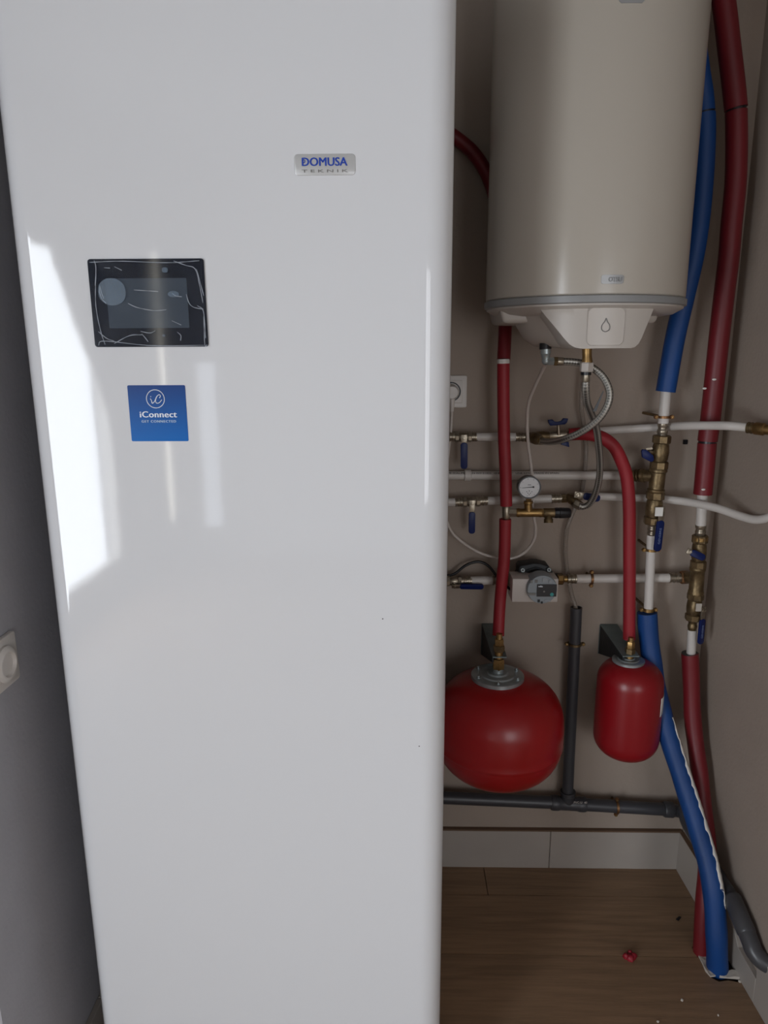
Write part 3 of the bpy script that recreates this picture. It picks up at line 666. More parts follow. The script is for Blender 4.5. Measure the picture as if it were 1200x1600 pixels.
# rail 4 with pump
ball_valve('ball_valve', 'ball valve with blue lever lying along the lowest rail left of the pump', P(697, 908, OP), P(721, 907.6, OP), RR(7.4, P(710, 908, OP)), V((0, -1, -.4)), ((1, 0, -.01), RR(9, ax0), RR(39, ax0), RR(9.5, ax0)))
wp6 = thing('water_pipe', 'short white pipe of the lowest rail between blue-levered valve and pump', 'pipe', P(752, 907, OP))
r6 = RR(6.8, P(752, 907, OP))
G().cyl(P(735, 907.3, OP), P(771, 906.8, OP), r6, 20).build('pipe', M_white, wp6)
press_fit(G(), P(720, 907.5, OP), P(737, 907.3, OP), r6*1.14, 3).build('press_sleeve', M_nick, wp6)
press_fit(G(), P(769, 906.8, OP), P(785, 906.6, OP), r6*1.14, 3).build('press_sleeve', M_nick, wp6)
pu = thing('circulation_pump', 'small circulation pump with white box and round grey face', 'pump', P(840, 925, OP))
k3 = RR(1, P(840, 905, .08))
nut(G(), P(784, 906.6, OP), P(801, 906, OP), k3*11, 8).build('union_nut', M_nick, pu, sharp=25)
G().lathe([(0, k3*8), (.2, k3*10), (.35, k3*14), (.65, k3*14), (.8, k3*10), (1, k3*8)], P(798, 905, OP), P(872, 904, OP), 24).build('volute', M_iron, pu)
fp = [(807, 906), (807, 901), (810, 899), (810.5, 888), (813, 884), (822, 883), (834, 880.5), (843, 881), (852, 883.5), (857, 884), (861, 890), (864, 894), (866, 903), (866, 920), (807, 920)]
G().prism([P(x, y, .085) for x, y in fp], Y*.045).build('pump_housing', M_iron, pu, bevel=.003)
G().prism([P(x, y, .088) for x, y in ((818, 893), (828, 889), (838, 886), (848, 889), (854, 893), (850, 897), (838, 892), (826, 896))], Y*.006).build('housing_rib', M_iron, pu, bevel=.0015)
for q in ((817, 891), (858, 890.5)):
    G().lathe([(0, k3*3.8), (.7, k3*3.8), (1, k3*3)], P(*q, .083), P(*q, .094), 16).build('bolt', M_steel, pu)
    G().cyl(P(*q, .0935), P(*q, .0945), k3*1.5, 6).build('bolt_socket', M_ink, pu)
bx0, bx1 = P(801, 904.5, .135), P(871, 941, .135)
G().box((bx0.x, B-.135, bx1.z), (bx1.x, B-.075, bx0.z)).build('terminal_box', mat('pump_white', (196, 188, 182), .4), pu, bevel=.002)
fcen = P(847.5, 921.5, .15); rf_ = RR(23.8, fcen)
pf = G().lathe([(0, rf_*.98), (.75, rf_), (.9, rf_*.985), (1, rf_*.95)], fcen+Y*.04, fcen-Y*.0, 40).build('pump_face', mat('pump_face_grey', (140, 148, 154), .35), pu)
def pq(px, py): return P(px, py, .151)
def rct(x0, y0, x1, y1, nm, m, par, th=.0012):
    a, b = pq(x0, y0), pq(x1, y1)
    return G().box((a.x, a.y-th, b.z), (b.x, a.y+.001, a.z)).build(nm, m, par)
dp = rct(839.3, 913, 869, 932, 'display_panel', M_black, pf)
text('lettering', 'wilo', pq(844.3, 915.8)-Y*.0016, X, Z, k3*3.4, M_wtxt, pf, bold=.0002, width=k3*7)
G().cyl(pq(862, 928.5)-Y*.001, pq(862, 928.5)-Y*.0022, k3*2.8, 18).build('green_knob', M_teal, pf)
G().cyl(pq(850, 924)-Y*.001, pq(850, 924)-Y*.002, k3*1.4, 14).build('dial_button', M_mid, pf)
for q in ((824, 926.5, 837, 930), (836, 906, 840, 910.5), (829, 906.5, 832, 911)): rct(*q, 'face_print', M_mid, pf, .0008)
for q in ((848, 903, 855, 909), (840, 937, 843.5, 941), (845, 940, 848, 943), (851, 937, 860, 940), (858, 906, 862, 911)): rct(*q, 'face_print', M_iron if q[0] < 850 and q[1] > 930 else M_label, pf, .0008)
nut(G(), P(868, 904.3, OP), P(880, 904.6, OP), k3*9.5, 6).build('union_nut', M_bronze, pu, sharp=25)
nut(G(), P(871, 905, OP+.02), P(879.5, 905, OP+.02), k3*7.5, 6).build('adapter', M_brass, pu, sharp=25)
G().cyl(P(878, 904.8, OP), P(888, 904.8, OP), k3*5, 16).build('adapter_neck', M_brass, pu)
wp7 = thing('water_pipe', 'long white pipe of the lowest rail running right from the pump', 'pipe', P(960, 903, OP))
press_fit(G(), P(886, 904.6, OP), P(903, 904.4, OP), r6*1.12, 3).build('press_sleeve', M_nick, wp7)
G().cyl(P(900, 904.4, OP), P(1048, 902.8, OP), r6*1.02, 20).build('pipe', M_white, wp7)
press_fit(G(), P(1045, 902.8, OP), P(1064, 902.4, OP), r6*1.16, 3).build('press_sleeve', M_nick, wp7)
nut(G(), P(1063, 902.4, OP), P(1076, 902, OP), r6*1.5, 8).build('union_nut', M_copper, wp7, sharp=25)
clamp('copper clip round the lowest white rail just right of the pump', P(924, 904.2, OP), X, r6*1.02, ears=Z)

# ------------------------------------------------------------------ blue column
OC = .075
bl = thing('insulated_pipe', 'upper blue foam-covered pipe emerging from behind the water heater', 'pipe', P(1040, 613, OC))
rC = RR(15, P(1050, 560, OC))
G().tube([P(1074, -260, OC), P(1074, -100, OC), P(1078, 0, OC), P(1086, 60, OC), P(1093, 112, OC), P(1099, 150, OC), P(1101, 175, OC)], rC*.95, 20, 50).build('foam_sleeve', M_blue, bl)
G().tube([P(1101, 178, OC), P(1101.5, 210, OC), P(1099, 270, OC), P(1093, 340, OC), P(1084, 400, OC), P(1070, 462, OC), P(1054.5, 530, OC), P(1040, 612, OC)], rC, 20, 60).build('foam_sleeve', M_blue, bl)
G().cyl(P(1100.8, 173, OC), P(1101, 180, OC), rC*.9, 18).build('black_tie', M_black, bl)
wpb = thing('water_pipe', 'bare white pipe stub between upper blue sleeve and bronze valve', 'pipe', P(1037, 660, OC))
r8 = RR(8, P(1038, 640, OC))
G().cyl(P(1041, 605, OC), P(1036, 663, OC), r8, 20).build('pipe', M_white, wpb)
press_fit(G(), P(1036.3, 661, OC), P(1034.5, 681, OC), r8*1.06, 2).build('press_sleeve', M_nick, wpb)
clamp('two-ear clip on the bare white pipe under the upper blue sleeve', P(1037.3, 651.5, OC), P(1041, 605, OC)-P(1036, 663, OC), r8, wallp=P(1005, 645, 0))
def pc(px, py): return P(px, py, OC)
k4 = RR(1, pc(1030, 720))
v5 = ball_valve('ball_valve', 'bronze ball valve with stubby blue side handle at top of the blue pipe column', pc(1034.5, 680), pc(1029, 733), k4*12.5, V((-1, -.25, 0)), None, M_bronze)
nut(G(), pc(1034.6, 680.5), pc(1034.1, 687), k4*12.6, 10).build('upper_collar', M_brass, v5)
G().prism([onY(x_, y_, B-OC-.014) for x_, y_ in ((1001, 704), (1003, 701.5), (1008, 702), (1019, 711), (1020, 718), (1017, 721), (1013, 720), (1002, 714))], -Y*.009).build('handle', M_blueh, v5, bevel=.0012)
G().cyl(pc(1019, 706)-Y*.006, pc(1010, 704)-Y*.012, .0042, 12).build('handle_stem', M_nick, v5)
G().prism([onY(x_, y_, B-OC-.022) for x_, y_ in ((1009, 700), (1019, 699), (1020, 702), (1010, 703))], Y*.002).build('handle_strap', M_nick, v5)
te = thing('brass_tee', 'bronze tee where the second white rail meets the blue pipe column', 'pipe fitting', pc(1026, 750))
G().lathe([(0, k4*12.5), (.06, k4*13.8), (.14, k4*13.8), (.18, k4*12), (.82, k4*12), (.86, k4*13.6), (.95, k4*13.6), (1, k4*12)], pc(1028.8, 731), pc(1024.5, 770), 24).build('tee_body', M_bronze, te)
G().lathe([(0, k4*9), (.75, k4*9.5), (.78, k4*11), (1, k4*11)], pc(1026, 743.5), P(1002, 743, .05), 20).build('tee_branch', M_bronze, te)
press_fit(G(), P(1005, 743, .05), P(990, 743, .027), k4*10, 3).build('press_sleeve', M_bronze, te)
v6 = ball_valve('ball_valve', 'bronze ball valve with long upright-hanging blue lever in the blue pipe column', pc(1024.5, 768), pc(1019.5, 819), k4*12.8, V((.33, -1, 0)), (V((-.03, 0, -1)), RR(16, ax0), RR(50, ax0), RR(13, ax0), 1), M_bronze)
plate(onY(1029.5, 799.5, B-OC-.034), X, Z, RR(12, ax0), RR(14, ax0), .001, .0015).build('handle_cap', M_frame, v6, smooth=False)
wpc = thing('water_pipe', 'bare white vertical pipe between blue-levered valve and lower blue sleeve', 'pipe', P(1014, 950, OC))
press_fit(G(), pc(1019.8, 817), pc(1018.2, 839), r8*1.0, 3).build('press_sleeve', M_nick, wpc)
G().cyl(pc(1018.2, 836), pc(1013, 954), r8*.93, 20).build('pipe', M_white, wpc)
clamp('yellow clip on the bare white pipe beside the long blue lever', pc(1017.2, 859), Z, r8*.93, wallp=P(998, 844, 0), m=M_brass)
clamp('brass clip on top of the lower blue sleeve', pc(1013.1, 952.5), Z, r8*.93, wallp=P(993, 935, 0), m=M_brass, th=.008)
# lower blue sleeve going forward to the floor
ye = onZ(1121, 1518).y
cp = [(1011, 957), (1013, 988), (1018, 1030), (1025, 1075), (1036, 1120), (1048, 1160), (1061, 1200), (1074, 1240), (1087, 1282), (1098, 1318), (1107, 1352), (1114, 1388), (1118, 1430), (1120, 1475), (1121, 1514)]
zt_, zb_ = pc(1011, 957), onZ(1121, 1514)
pts = []
for i, (x, y) in enumerate(cp):
    t = i/(len(cp)-1); s_ = t*t*(3-2*t)
    pts.append(onY(x, y, (B-OC)*(1-s_)+ye*s_))
pts[-1] = onZ(1121, 1516, -.004)
rD = .0240
lb = thing('insulated_pipe', 'lower blue foam-covered pipe sweeping down past the small vessel to the floor', 'pipe', pts[-1])
G().tube(pts, rD, 24, 90, rf=lambda a: 1+.02*math.sin(a*60)).build('foam_sleeve', M_blue, lb)
# torn film along its right side
dn = spline(pts, 90); g = G(); rws = []
for i in range(26, 76):
    p = dn[i]; T = (dn[i+1]-dn[i-1]).normalized(); toc = (CAM-p).normalized(); s = T.cross(toc).normalized(); s = s if s.x > 0 else -s
    a1 = math.radians(38+16*random.random()+(14 if i < 34 or i > 70 else 0)); a2 = math.radians(68+14*random.random())
    n_ = (toc-T*toc.dot(T)).normalized()
    pk = [p+(n_*math.cos(a_)+s*math.sin(a_))*(rD+.0008) for a_ in (a1, (a1+a2)/2, a2)]
    rws.append(pk)
g.ring_loft(rws, closed=False, cap=(False, False)); tf_ = g.build('torn_film', M_frame, lb); tf_.modifiers.new('s', 'SOLIDIFY').thickness = .0008

# ------------------------------------------------------------------ red column
OR = .085
def pr_(px, py, o=OR): return P(px, py, o)
rE = RR(15.4, pr_(1130, 500))
rc = thing('insulated_pipe', 'thick red foam-covered riser in the right corner beside the heater', 'pipe', pr_(1098, 772))
G().tube([pr_(1110, -300), pr_(1112, -150), pr_(1120, -60), pr_(1128, -15), pr_(1133, 20), pr_(1140, 80), pr_(1146, 130), pr_(1150, 170)], rE*1.04, 20, 40).build('foam_sleeve', M_reddark, rc)
G().tube([pr_(1150.3, 174), pr_(1151, 230), pr_(1149, 290), pr_(1143, 350), pr_(1139, 400), pr_(1131, 465), pr_(1123.5, 530), pr_(1116, 600), pr_(1110, 655), pr_(1105.5, 689)], rE, 20, 60).build('foam_sleeve', M_reddark, rc)
G().tube([pr_(1105, 692), pr_(1102, 730), pr_(1098, 772)], rE*.96, 20, 20).build('foam_sleeve', M_reddark, rc)
G().cyl(pr_(1150, 167), pr_(1150.3, 177), rE*.9, 18).build('joint_gap', M_black, rc)
G().cyl(pr_(1105.6, 687), pr_(1104.8, 695), rE*.9, 18).build('joint_gap', M_black, rc)
for q in ((1116, 593), (1101, 607), (1099, 765)):
    p = onY(q[0], q[1], B-OR-rE*1.0); G().sphere(p, .004, 8, 6, (1.2, .25, .6)).build('foam_scuff', M_frame, rc)
wpd = thing('water_pipe', 'bare white pipe below the thick red riser', 'pipe', pr_(1095, 820))
G().cyl(pr_(1098.3, 765), pr_(1095, 822), r8, 20).build('pipe', M_white, wpd)
press_fit(G(), pr_(1095, 820), pr_(1094, 838), r8*1.05, 2).build('press_sleeve', M_nick, wpd)
v7 = ball_valve('ball_valve', 'bronze ball valve with slanting stubby blue handle at top of the red pipe column', pr_(1094, 836), pr_(1090.5, 888), k4*11, V((-.7, -1, 0)), None, M_bronze)
nut(G(), pr_(1094, 838), pr_(1093.6, 845), k4*12.5, 10).build('upper_collar', M_brass, v7)
lever(v7, pr_(1078, 862, OR+.025), V((1, -.1, -.45)), V((-.1, -1, .2)), RR(1, ax0), RR(24, ax0), RR(11, ax0), th=.009)
te = thing('brass_tee', 'bronze tee where the lowest white rail meets the red pipe column', 'pipe fitting', pr_(1088, 906))
G().lathe([(0, k4*11), (.05, k4*12.5), (.12, k4*12.5), (.16, k4*11.4), (.84, k4*11.4), (.88, k4*12.4), (1, k4*12)], pr_(1090.3, 885), pr_(1087, 929), 24).build('tee_body', M_bronze, te)
G().lathe([(0, k4*10), (1, k4*10)], pr_(1088.5, 903), P(1074, 902, OP+.004), 20).build('tee_branch', M_bronze, te)
v8 = ball_valve('ball_valve', 'lowest bronze ball valve of the red pipe column with hanging blue lever', pr_(1087, 927), pr_(1082.5, 969), k4*11.5, V((.55, -1, 0)), (V((.01, 0, -1)), RR(15, ax0), RR(43, ax0), RR(12, ax0), 1), M_bronze)
plate(onY(1091.5, 949, B-OR-.030), X, Z, RR(9, ax0), RR(13, ax0), .001, .0015).build('handle_cap', M_plaster, v8, smooth=False)
wpe = thing('water_pipe', 'bare white pipe stub above the lower red sleeve', 'pipe', pr_(1080, 1020))
press_fit(G(), pr_(1082.6, 966), pr_(1081.4, 986), r8*.95, 2).build('press_sleeve', M_bronze, wpe)
G().cyl(pr_(1081.4, 984), pr_(1079.5, 1026), r8*.92, 20).build('pipe', M_white, wpe)
cp2 = [(1078, 1021), (1080, 1058), (1082, 1117), (1087, 1163), (1092, 1200), (1097, 1245), (1102, 1287), (1105, 1325), (1104, 1365), (1101, 1405), (1098, 1450), (1097, 1488)]
ye2 = onZ(1097, 1488).y; pts = []
for i, (x, y) in enumerate(cp2):
    t = i/(len(cp2)-1); s_ = t*t*(3-2*t); pts.append(onY(x, y, (B-OR)*(1-s_)+ye2*s_))
pts[-1] = onZ(1097, 1490, -.004)
lr = thing('insulated_pipe', 'lower red foam-covered pipe running behind the blue one into the floor', 'pipe', pts[-1])
G().tube(pts, .0205, 20, 80, rf=lambda a: 1+.02*math.sin(a*45)).build('foam_sleeve', M_reddark, lr)
G().cyl(pr_(1078, 1020.5), pr_(1078, 1022), .0200, 20).build('cut_edge', M_black, lr)

# ------------------------------------------------------------------ expansion vessels
def vessel(name, label, cx, Yc, R_, ztop, zbot, ysq, m, flr, bolts, conn_z, st=None, seam=True):
    c = V((cx, Yc, 0)); t = thing(name, label, 'expansion vessel', V((cx, Yc, zbot)))
    H = ztop-zbot; e = ysq
    pr = []
    for k in range(13):
        a = PI/2*k/12; pr.append((zbot+e-e*math.cos(a), R_*(math.sin(a)**.72)*.985+.001))
    for k in range(1, 4): pr.append((zbot+e+(H-2*e)*k/4, R_))
    if seam:
        pr = pr[:12]+[(zbot+e*.90, R_*.985), (zbot+e*.93, R_*1.0), (zbot+e*.96, R_*.992)]+pr[13:]
    for k in range(13):
        a = PI/2*(1-k/12); pr.append((ztop-e+e*math.cos(a), max(R_*(math.sin(a)**.72)*.99, .004)))
    G().lathe([((z-zbot)/H, r) for z, r in pr], V((cx, Yc, zbot)), V((cx, Yc, ztop)), 64).build('vessel_body', m, t, sharp=60)
    return t
# big
OV = .185; Yv = B-OV
vf = P(777.5, 1054, OV); zfl = vf.z
vz1 = zfl-.004
big = vessel('expansion_vessel', 'large squat red expansion vessel hanging on the wall beside the cabinet', P(779, 1130, OV).x, Yv, RR(101, P(779, 1130, OV))*.985, vz1, onY(779, 1233, Yv-.06).z, .105, M_vess, 0, 0, 0)
fx = vf.x
def flange(t, x, yc, z, R_, nb, m, tk=.009):
    G().lathe([(0, R_), (.55, R_*1.0), (.6, R_*.98), (.62, R_*.68), (.8, R_*.64), (.8, R_*.40), (1, R_*.36), (1, R_*.3)], V((x, yc, z-tk)), V((x, yc, z+tk*.8)), 48).build('flange', m, t)
    for k in range(nb):
        a = 2*PI*(k+.4)/nb; q = V((x+math.cos(a)*R_*.84, yc+math.sin(a)*R_*.84, z))
        G().lathe([(0, .0045), (.6, .0045), (.65, .003), (1, .003)], q-Z*.002, q+Z*.007, 6).build('bolt', M_steel, t, sharp=20)
flange(big, fx, Yv, zfl, RR(41, vf), 6, M_steel)
def neck(t, px, Yc, segs):
    for (y0, y1, r, m, kind) in segs:
        a, b = onY(px, y0, Yc), onY(px, y1, Yc); a.x = b.x = onY(px, 1030, Yc).x
        g = G()
        if kind == 'hex': nut(g, b, a, RR(r, a), 6)
        else: g.lathe([(0, RR(r, a)), (1, RR(r, a)*.96)], b, a, 20)
        g.build({'hex': 'hex_nut', 'cyl': 'connector'}[kind], m, t, sharp=28)
neck(big, 779, Yv, [(990, 1000, 5, M_brass, 'cyl'), (998, 1009, 7.5, M_brass, 'hex'), (1008, 1017, 9.5, M_bronze, 'hex'), (1016, 1028, 6.5, M_brass, 'cyl'), (1029, 1045, 9.5, M_brass, 'hex'), (1044, 1053, 8.5, M_steel, 'cyl')])
# bracket
def bracket(label, x0w, x1w, yw, xf0, xf1, yfr, Yf, hside):
    zf = onY(xf0, yfr, Yf).z; zw = zf
    a = V((onY(xf0, yfr, Yf).x, Yf, zf)); b = V((onY(xf1, yfr, Yf).x, Yf, zf))
    wx0_ = onY(x0w, yw, B).x; wx1_ = wx0_+(b.x-a.x)+.004; zw = onY(x0w, yw, B).z
    t = thing('vessel_bracket', label, 'bracket', V((wx0_, B, zw)))
    G().prism([a, b, V((wx1_, B-.001, zw)), V((wx0_, B-.001, zw))], Z*.0025).build('top_plate', M_galv, t, smooth=False)
    G().prism([a-Z*.0005, V((wx0_, B-.001, zw)), V((wx0_, B-.001, zw-hside)), V((a.x, a.y, a.z-.012))], X*.0025).build('side_web', M_iron, t, smooth=False)
    G().prism([V((wx0_-.001, B-.003, zw)), V((wx0_+.042, B-.003, zw)), V((wx0_+.042, B-.003, zw-hside)), V((wx0_-.001, B-.003, zw-hside))], Y*.003).build('wall_plate', M_galv, t, smooth=False)
    return t
b1 = bracket('grey steel wall bracket carrying the large vessel', 753, 790, 975, 769.5, 792, 1028, Yv-.012, .085)
# small
OS = .125; Ys = B-OS
sf = P(982, 1030, OS)
sm = vessel('expansion_vessel', 'small narrow red expansion vessel with white sticker on its side', P(981, 1110, OS).x, Ys, RR(50.5, P(981, 1110, OS))*.985, sf.z-.002, onY(981, 1191, Ys-.035).z, .055, M_vess2, 0, 0, 0, seam=False)
flange(sm, sf.x, Ys, sf.z, RR(24.5, sf), 0, M_steel, .006)
neck(sm, 983.5, Ys, [(996, 1003, 4.5, M_brass, 'cyl'), (1002, 1014, 6.5, M_brass, 'hex'), (1013, 1022, 8, M_bronze, 'hex'), (1021, 1030, 6, M_brass, 'cyl')])
b2 = bracket('grey steel wall bracket carrying the small vessel', 937.5, 965, 976, 973, 999, 1026.5, Ys-.015, .08)
# sticker on small vessel
cs = V((P(981, 1110, OS).x, Ys, 0)); Rs = RR(50.5, P(981, 1110, OS))*.985; zc = onY(1030, 1090, Ys).z
rw = []
for zz in (-.024, .024): rw.append([V((cs.x+(Rs+.0008)*math.cos(t), Ys+(Rs+.0008)*math.sin(t), zc+zz)) for t in [math.radians(-42+k*4) for k in range(14)]])
s_ = G().ring_loft(rw, closed=False, cap=(False, False)).build('label_sticker', M_frame, sm); s_.modifiers.new('s', 'SOLIDIFY').thickness = .0005
# ------------------------------------------------------------------ drain pipe
OD = .04
dp_ = thing('drain_pipe', 'dark grey plastic drain pipe with tee running above the skirting', 'pipe', P(888, 1255, OD))
rd = RR(8.8, P(890, 1100, OD))
G().lathe([(0, rd), (.985, rd), (.985, rd), (1, rd), (1, rd*.82), (.96, rd*.82)], P(886.5, 1245, OD), P(900.5, 949, OD), 24, cap=(True, True)).build('standpipe', M_pvc, dp_)
rh = RR(9.6, P(888, 1255, OD))
G().cyl(P(640, 1244, OD), P(868, 1254, OD), rh, 20).build('horizontal_pipe', M_pvc, dp_)
g = G().lathe([(0, rh*1.15), (.05, rh*1.22), (.2, rh*1.22), (.25, rh*1.1), (.75, rh*1.1), (.8, rh*1.22), (.95, rh*1.22), (1, rh*1.15)], P(861, 1254, OD), P(915, 1257, OD), 24)
g.lathe([(0, rh*1.05), (.7, rh*1.08), (.75, rh*1.2), (1, rh*1.2)], P(887, 1255, OD), P(887.5, 1236, OD), 24); g.build('tee', M_pvc, dp_)
text('lettering', 'PVC-U  40', P(907, 1254, OD+.028), X, Z, .009, M_plaster, dp_, width=.035, depth=.0001)
G().cyl(P(912, 1257, OD), P(1045, 1265, OD), rh, 20).build('horizontal_pipe', M_pvc, dp_)
G().lathe([(0, rh*1.15), (.1, rh*1.25), (.9, rh*1.25), (1, rh*1.15)], P(1037, 1264.5, OD), P(1052, 1265.5, OD), 24).build('collar', M_pvc, dp_)
wp0 = V((rx(1.5), 1.5, 0))
def rw_(px, py, off): return onP(px, py, wp0+WN*off, WN)
q0 = P(1050, 1265.5, OD); q1 = rw_(1076, 1290, .03); q2 = rw_(1146, 1408, .028); q3 = rw_(1168, 1460, .028); q4 = rw_(1178, 1486, .024); q5 = rw_(1200, 1510, .004)
rg = rh*1.0
G().tube([q0, P(1062, 1268, OD), q1+V((0, .03, .012)), q1, q1.lerp(q2, .5), q2], rg, 20, 40).build('sloping_pipe', M_pvc, dp_)
dd = (q3-q2)
G().lathe([(0, rg*1.1), (.05, rg*1.25), (.95, rg*1.25), (1, rg*1.1)], q2-dd*.15, q3, 24).build('coupling', M_pvcl, dp_)
G().tube([q3-dd*.1, q3.lerp(q4, .5), q4, q4.lerp(q5, .55)+Z*-.002, q5+V((.012, 0, -.002))], rg*1.15, 20, 24).build('elbow', M_pvcl, dp_)
clamp('copper clip high on the grey drain standpipe', P(898, 1006, OD), Z, rd, m=M_bronze)
clamp('copper clip on the horizontal drain pipe near the corner', P(963, 1260.5, OD), X, rh, ears=Z)
# clear hose
g = G().tube([P(912, 575, .03), P(910, 600, .03), P(908.5, 636, .03), P(911.5, 660, .022), P(915, 692, .014), P(915, 720, .0135), P(912, 750, .0115), P(907, 775, .0115), P(897, 797, .018), P(887, 822, .022), P(883.5, 850, .022), P(884, 875, .02), P(888, 902, .018), P(893, 928, .03), P(899, 948, OD), P(900, 975, OD)], RR(3.5, P(900, 800, .03)), 14, 90).build('drip_hose', M_clear)
tag(g, 'clear plastic hose hanging down into the grey standpipe', 'hose')
# ------------------------------------------------------------------ heater connections and braided hoses
yn = TY-.05
n1 = onY(852, 545, yn); kk = RR(1, n1)
ng = thing('pipe_elbow', 'chrome elbow with black collar under the left of the heater', 'pipe fitting', n1)
G().lathe([(0, kk*9.5), (1, kk*9)], onY(852, 545.5, yn), onY(852, 536, yn), 20).build('rubber_collar', M_black, ng)
G().lathe([(0, kk*6), (.25, kk*6.2), (.6, kk*7), (.65, kk*8), (1, kk*8)], onY(853, 567, yn), onY(852.5, 545, yn), 18).build('elbow_body', M_steel, ng)
G().sphere(onY(853, 564, yn), kk*6.6, 14, 8).build('elbow_bend', M_steel, ng)
nut(G(), onY(856, 564.5, yn), onY(866, 564.5, yn), kk*6.6, 6).build('hex_nut', M_steel, ng, sharp=25)
nut(G(), onY(865, 564.5, yn), onY(871, 564.5, yn), kk*7.6, 6).build('union_nut', M_bronze, ng, sharp=25)
n2 = onY(917, 545, yn-.02); yh = yn-.02
nb = thing('brass_nipple', 'brass nipple with white dielectric joint under the heater cover', 'pipe fitting', n2)
G().lathe([(0, kk*8.5), (.3, kk*7.2), (.6, kk*7.2), (1, kk*9)], onY(917.5, 567, yh), onY(917, 535, yh), 18).build('nipple', M_brass, nb)
nut(G(), onY(916, 581, yh), onY(917, 566, yh), kk*10.5, 6).build('white_joint', M_cap, nb, sharp=25)
G().lathe([(0, kk*8), (1, kk*8)], onY(915.5, 586, yh), onY(915.7, 580, yh), 18).build('rubber_ring', M_black, nb)
rhz = RR(5.6, onY(930, 640, yn))
ho = thing('braided_hose', 'steel braided hose looping from the chrome elbow down to the wing valve', 'hose', P(845, 690, OP+.05))
yv1 = B-OP-.05
hp = [(874, 565), (892, 565.5), (910, 568), (926, 575), (943, 590), (952.5, 613), (948, 636), (932, 658), (906, 676), (880, 686.5), (860, 690.5), (845, 689)]
hy = [yn, yn, yn, yn, yn-.005, yn-.01, yn-.01, yn, yn+.02, yn+.05, (yn+yv1)/2+.03, yv1+.01]
G().tube([onY(x, y, q) for (x, y), q in zip(hp, hy)], rhz, 18, 110).build('braid', M_braid, ho)
G().lathe([(0, rhz*1.05), (.1, rhz*1.12), (.9, rhz*1.12), (1, rhz)], onY(869, 564.7, yn), onY(880, 565, yn), 18).build('ferrule', M_nick, ho)
G().lathe([(0, rhz*1.3), (.5, rhz*1.3), (.6, rhz*1.12), (1, rhz*1.1)], onY(842, 688.5, yv1+.0), onY(853, 690, yv1+.0), 18).build('ferrule', M_nick, ho)
h2 = thing('braided_hose', 'steel braided hose hanging from the brass nipple to the angle valve', 'hose', P(908, 791, OP+.04))
yv2 = B-OP-.04
hp = [(915.3, 590), (915, 611), (917, 628), (922, 642), (931, 665), (935.5, 696), (937.5, 725), (936, 749), (930, 772), (921, 787), (911, 792), (904, 790)]
hy = [yh+(yv2-yh)*t for t in (0, .02, .10, .22, .38, .55, .7, .8, .9, .97, 1, 1)]
G().tube([onY(x, y, q) for (x, y), q in zip(hp, hy)], rhz*1.05, 18, 110).build('braid', M_braid, h2)
G().lathe([(0, rhz*1.1), (.9, rhz*1.15), (1, rhz)], onY(915.5, 585, yh), onY(915.2, 597, yh), 18).build('ferrule', M_nick, h2)
zt1, zt2 = onY(943, 611, yh), onY(929, 643, yh)
g = G().prism([zt1+X*.0010, zt1-X*.0010, zt2-X*.0034, zt2+X*.0034], Y*.0015).build('cable_tie', M_black)
tag(g, 'loose tail of a black cable tie inside the hose loop', 'cable tie')
# ------------------------------------------------------------------ cables and socket
sk_ = thing('wall_socket', 'white wall socket half hidden behind the cabinet', 'socket', P(700, 636, 0))
a_, b_ = P(729.5, 586.5, 0), P(729.5, 636.5, 0); sh_ = a_.z-b_.z; scn = V((a_.x-sh_/2, B, (a_.z+b_.z)/2))
plate(scn, X, Z, sh_, sh_, .004, .008).build('frame', M_plas, sk_, bevel=.0015)
plate(scn-Y*.007, X, Z, sh_*.72, sh_*.72, .003, .004).build('insert', M_plas, sk_, bevel=.001)
G().lathe([(0, .0235), (1, .0235), (1, .0205), (0, .0205)], scn-Y*.010, scn-Y*.0125, 36, cap=(False, False)).build('socket_rim', M_ink, sk_)
pg = thing('power_plug', 'white plug pushed into the half-hidden wall socket', 'plug', scn-Y*.012)
G().lathe([(0, .0185), (.7, .0175), (1, .014)], scn-Y*.0115, scn-Y*.045, 28).build('plug_body', M_plas, pg)
G().lathe([(0, .008), (1, .0045)], scn+V((.001, -.035, -.008)), scn+V((.001, -.035, -.045)), 14).build('strain_relief', M_plas, pg)
pc0 = scn+V((.001, -.035, -.042))
wc = G().tube([pc0, P(704.8, 668, .04), P(702, 695, .045), P(697.5, 726, .05), P(690, 760, .05), P(690, 790, .05), P(697, 812, .05), P(704, 828, .05), P(717, 843, .05), P(746, 862, .05), P(778, 872, .05), P(803, 871.5, .05), P(822, 861, .05), P(834, 844, .06), P(837, 826, .07), P(834, 806, .075), P(830, 770, .075), P(830.5, 739, .075), P(828, 715, .085), P(825.5, 695, .10), P(823.8, 660, .11), P(826, 630, .14), P(836, 603, .19), P(851, 572, .255), onY(853.5, 562, yn+.02), onY(856, 541, TY-.02)], RR(2.4, P(820, 760, .06)), 12, 170).build('power_cable', mat('white_cable', (196, 186, 178), .45))
tag(wc, 'thin white cable hanging in a long loop from socket to heater', 'cable')
bc_ = G().tube([P(660, 893, .03), P(695, 899, .03), P(710, 896.5, .03), P(726, 884.5, .03), P(740, 878.5, .03), P(752, 878.5, .03), P(764, 885, .035), P(776, 900, .05), P(790, 915, .09), P(803, 924, .11)], RR(2.2, P(740, 880, .03)), 12, 60).build('pump_cable', M_black)
tag(bc_, 'black cable arching over the lowest rail to the pump', 'cable')
# black square plug in the back wall
tag(plate(P(1070, 690.5, 0), X, Z, .010, .011, .001, .004).build('wall_plug', M_black), 'tiny black square cap on the back wall beside the thick red riser', 'plug')
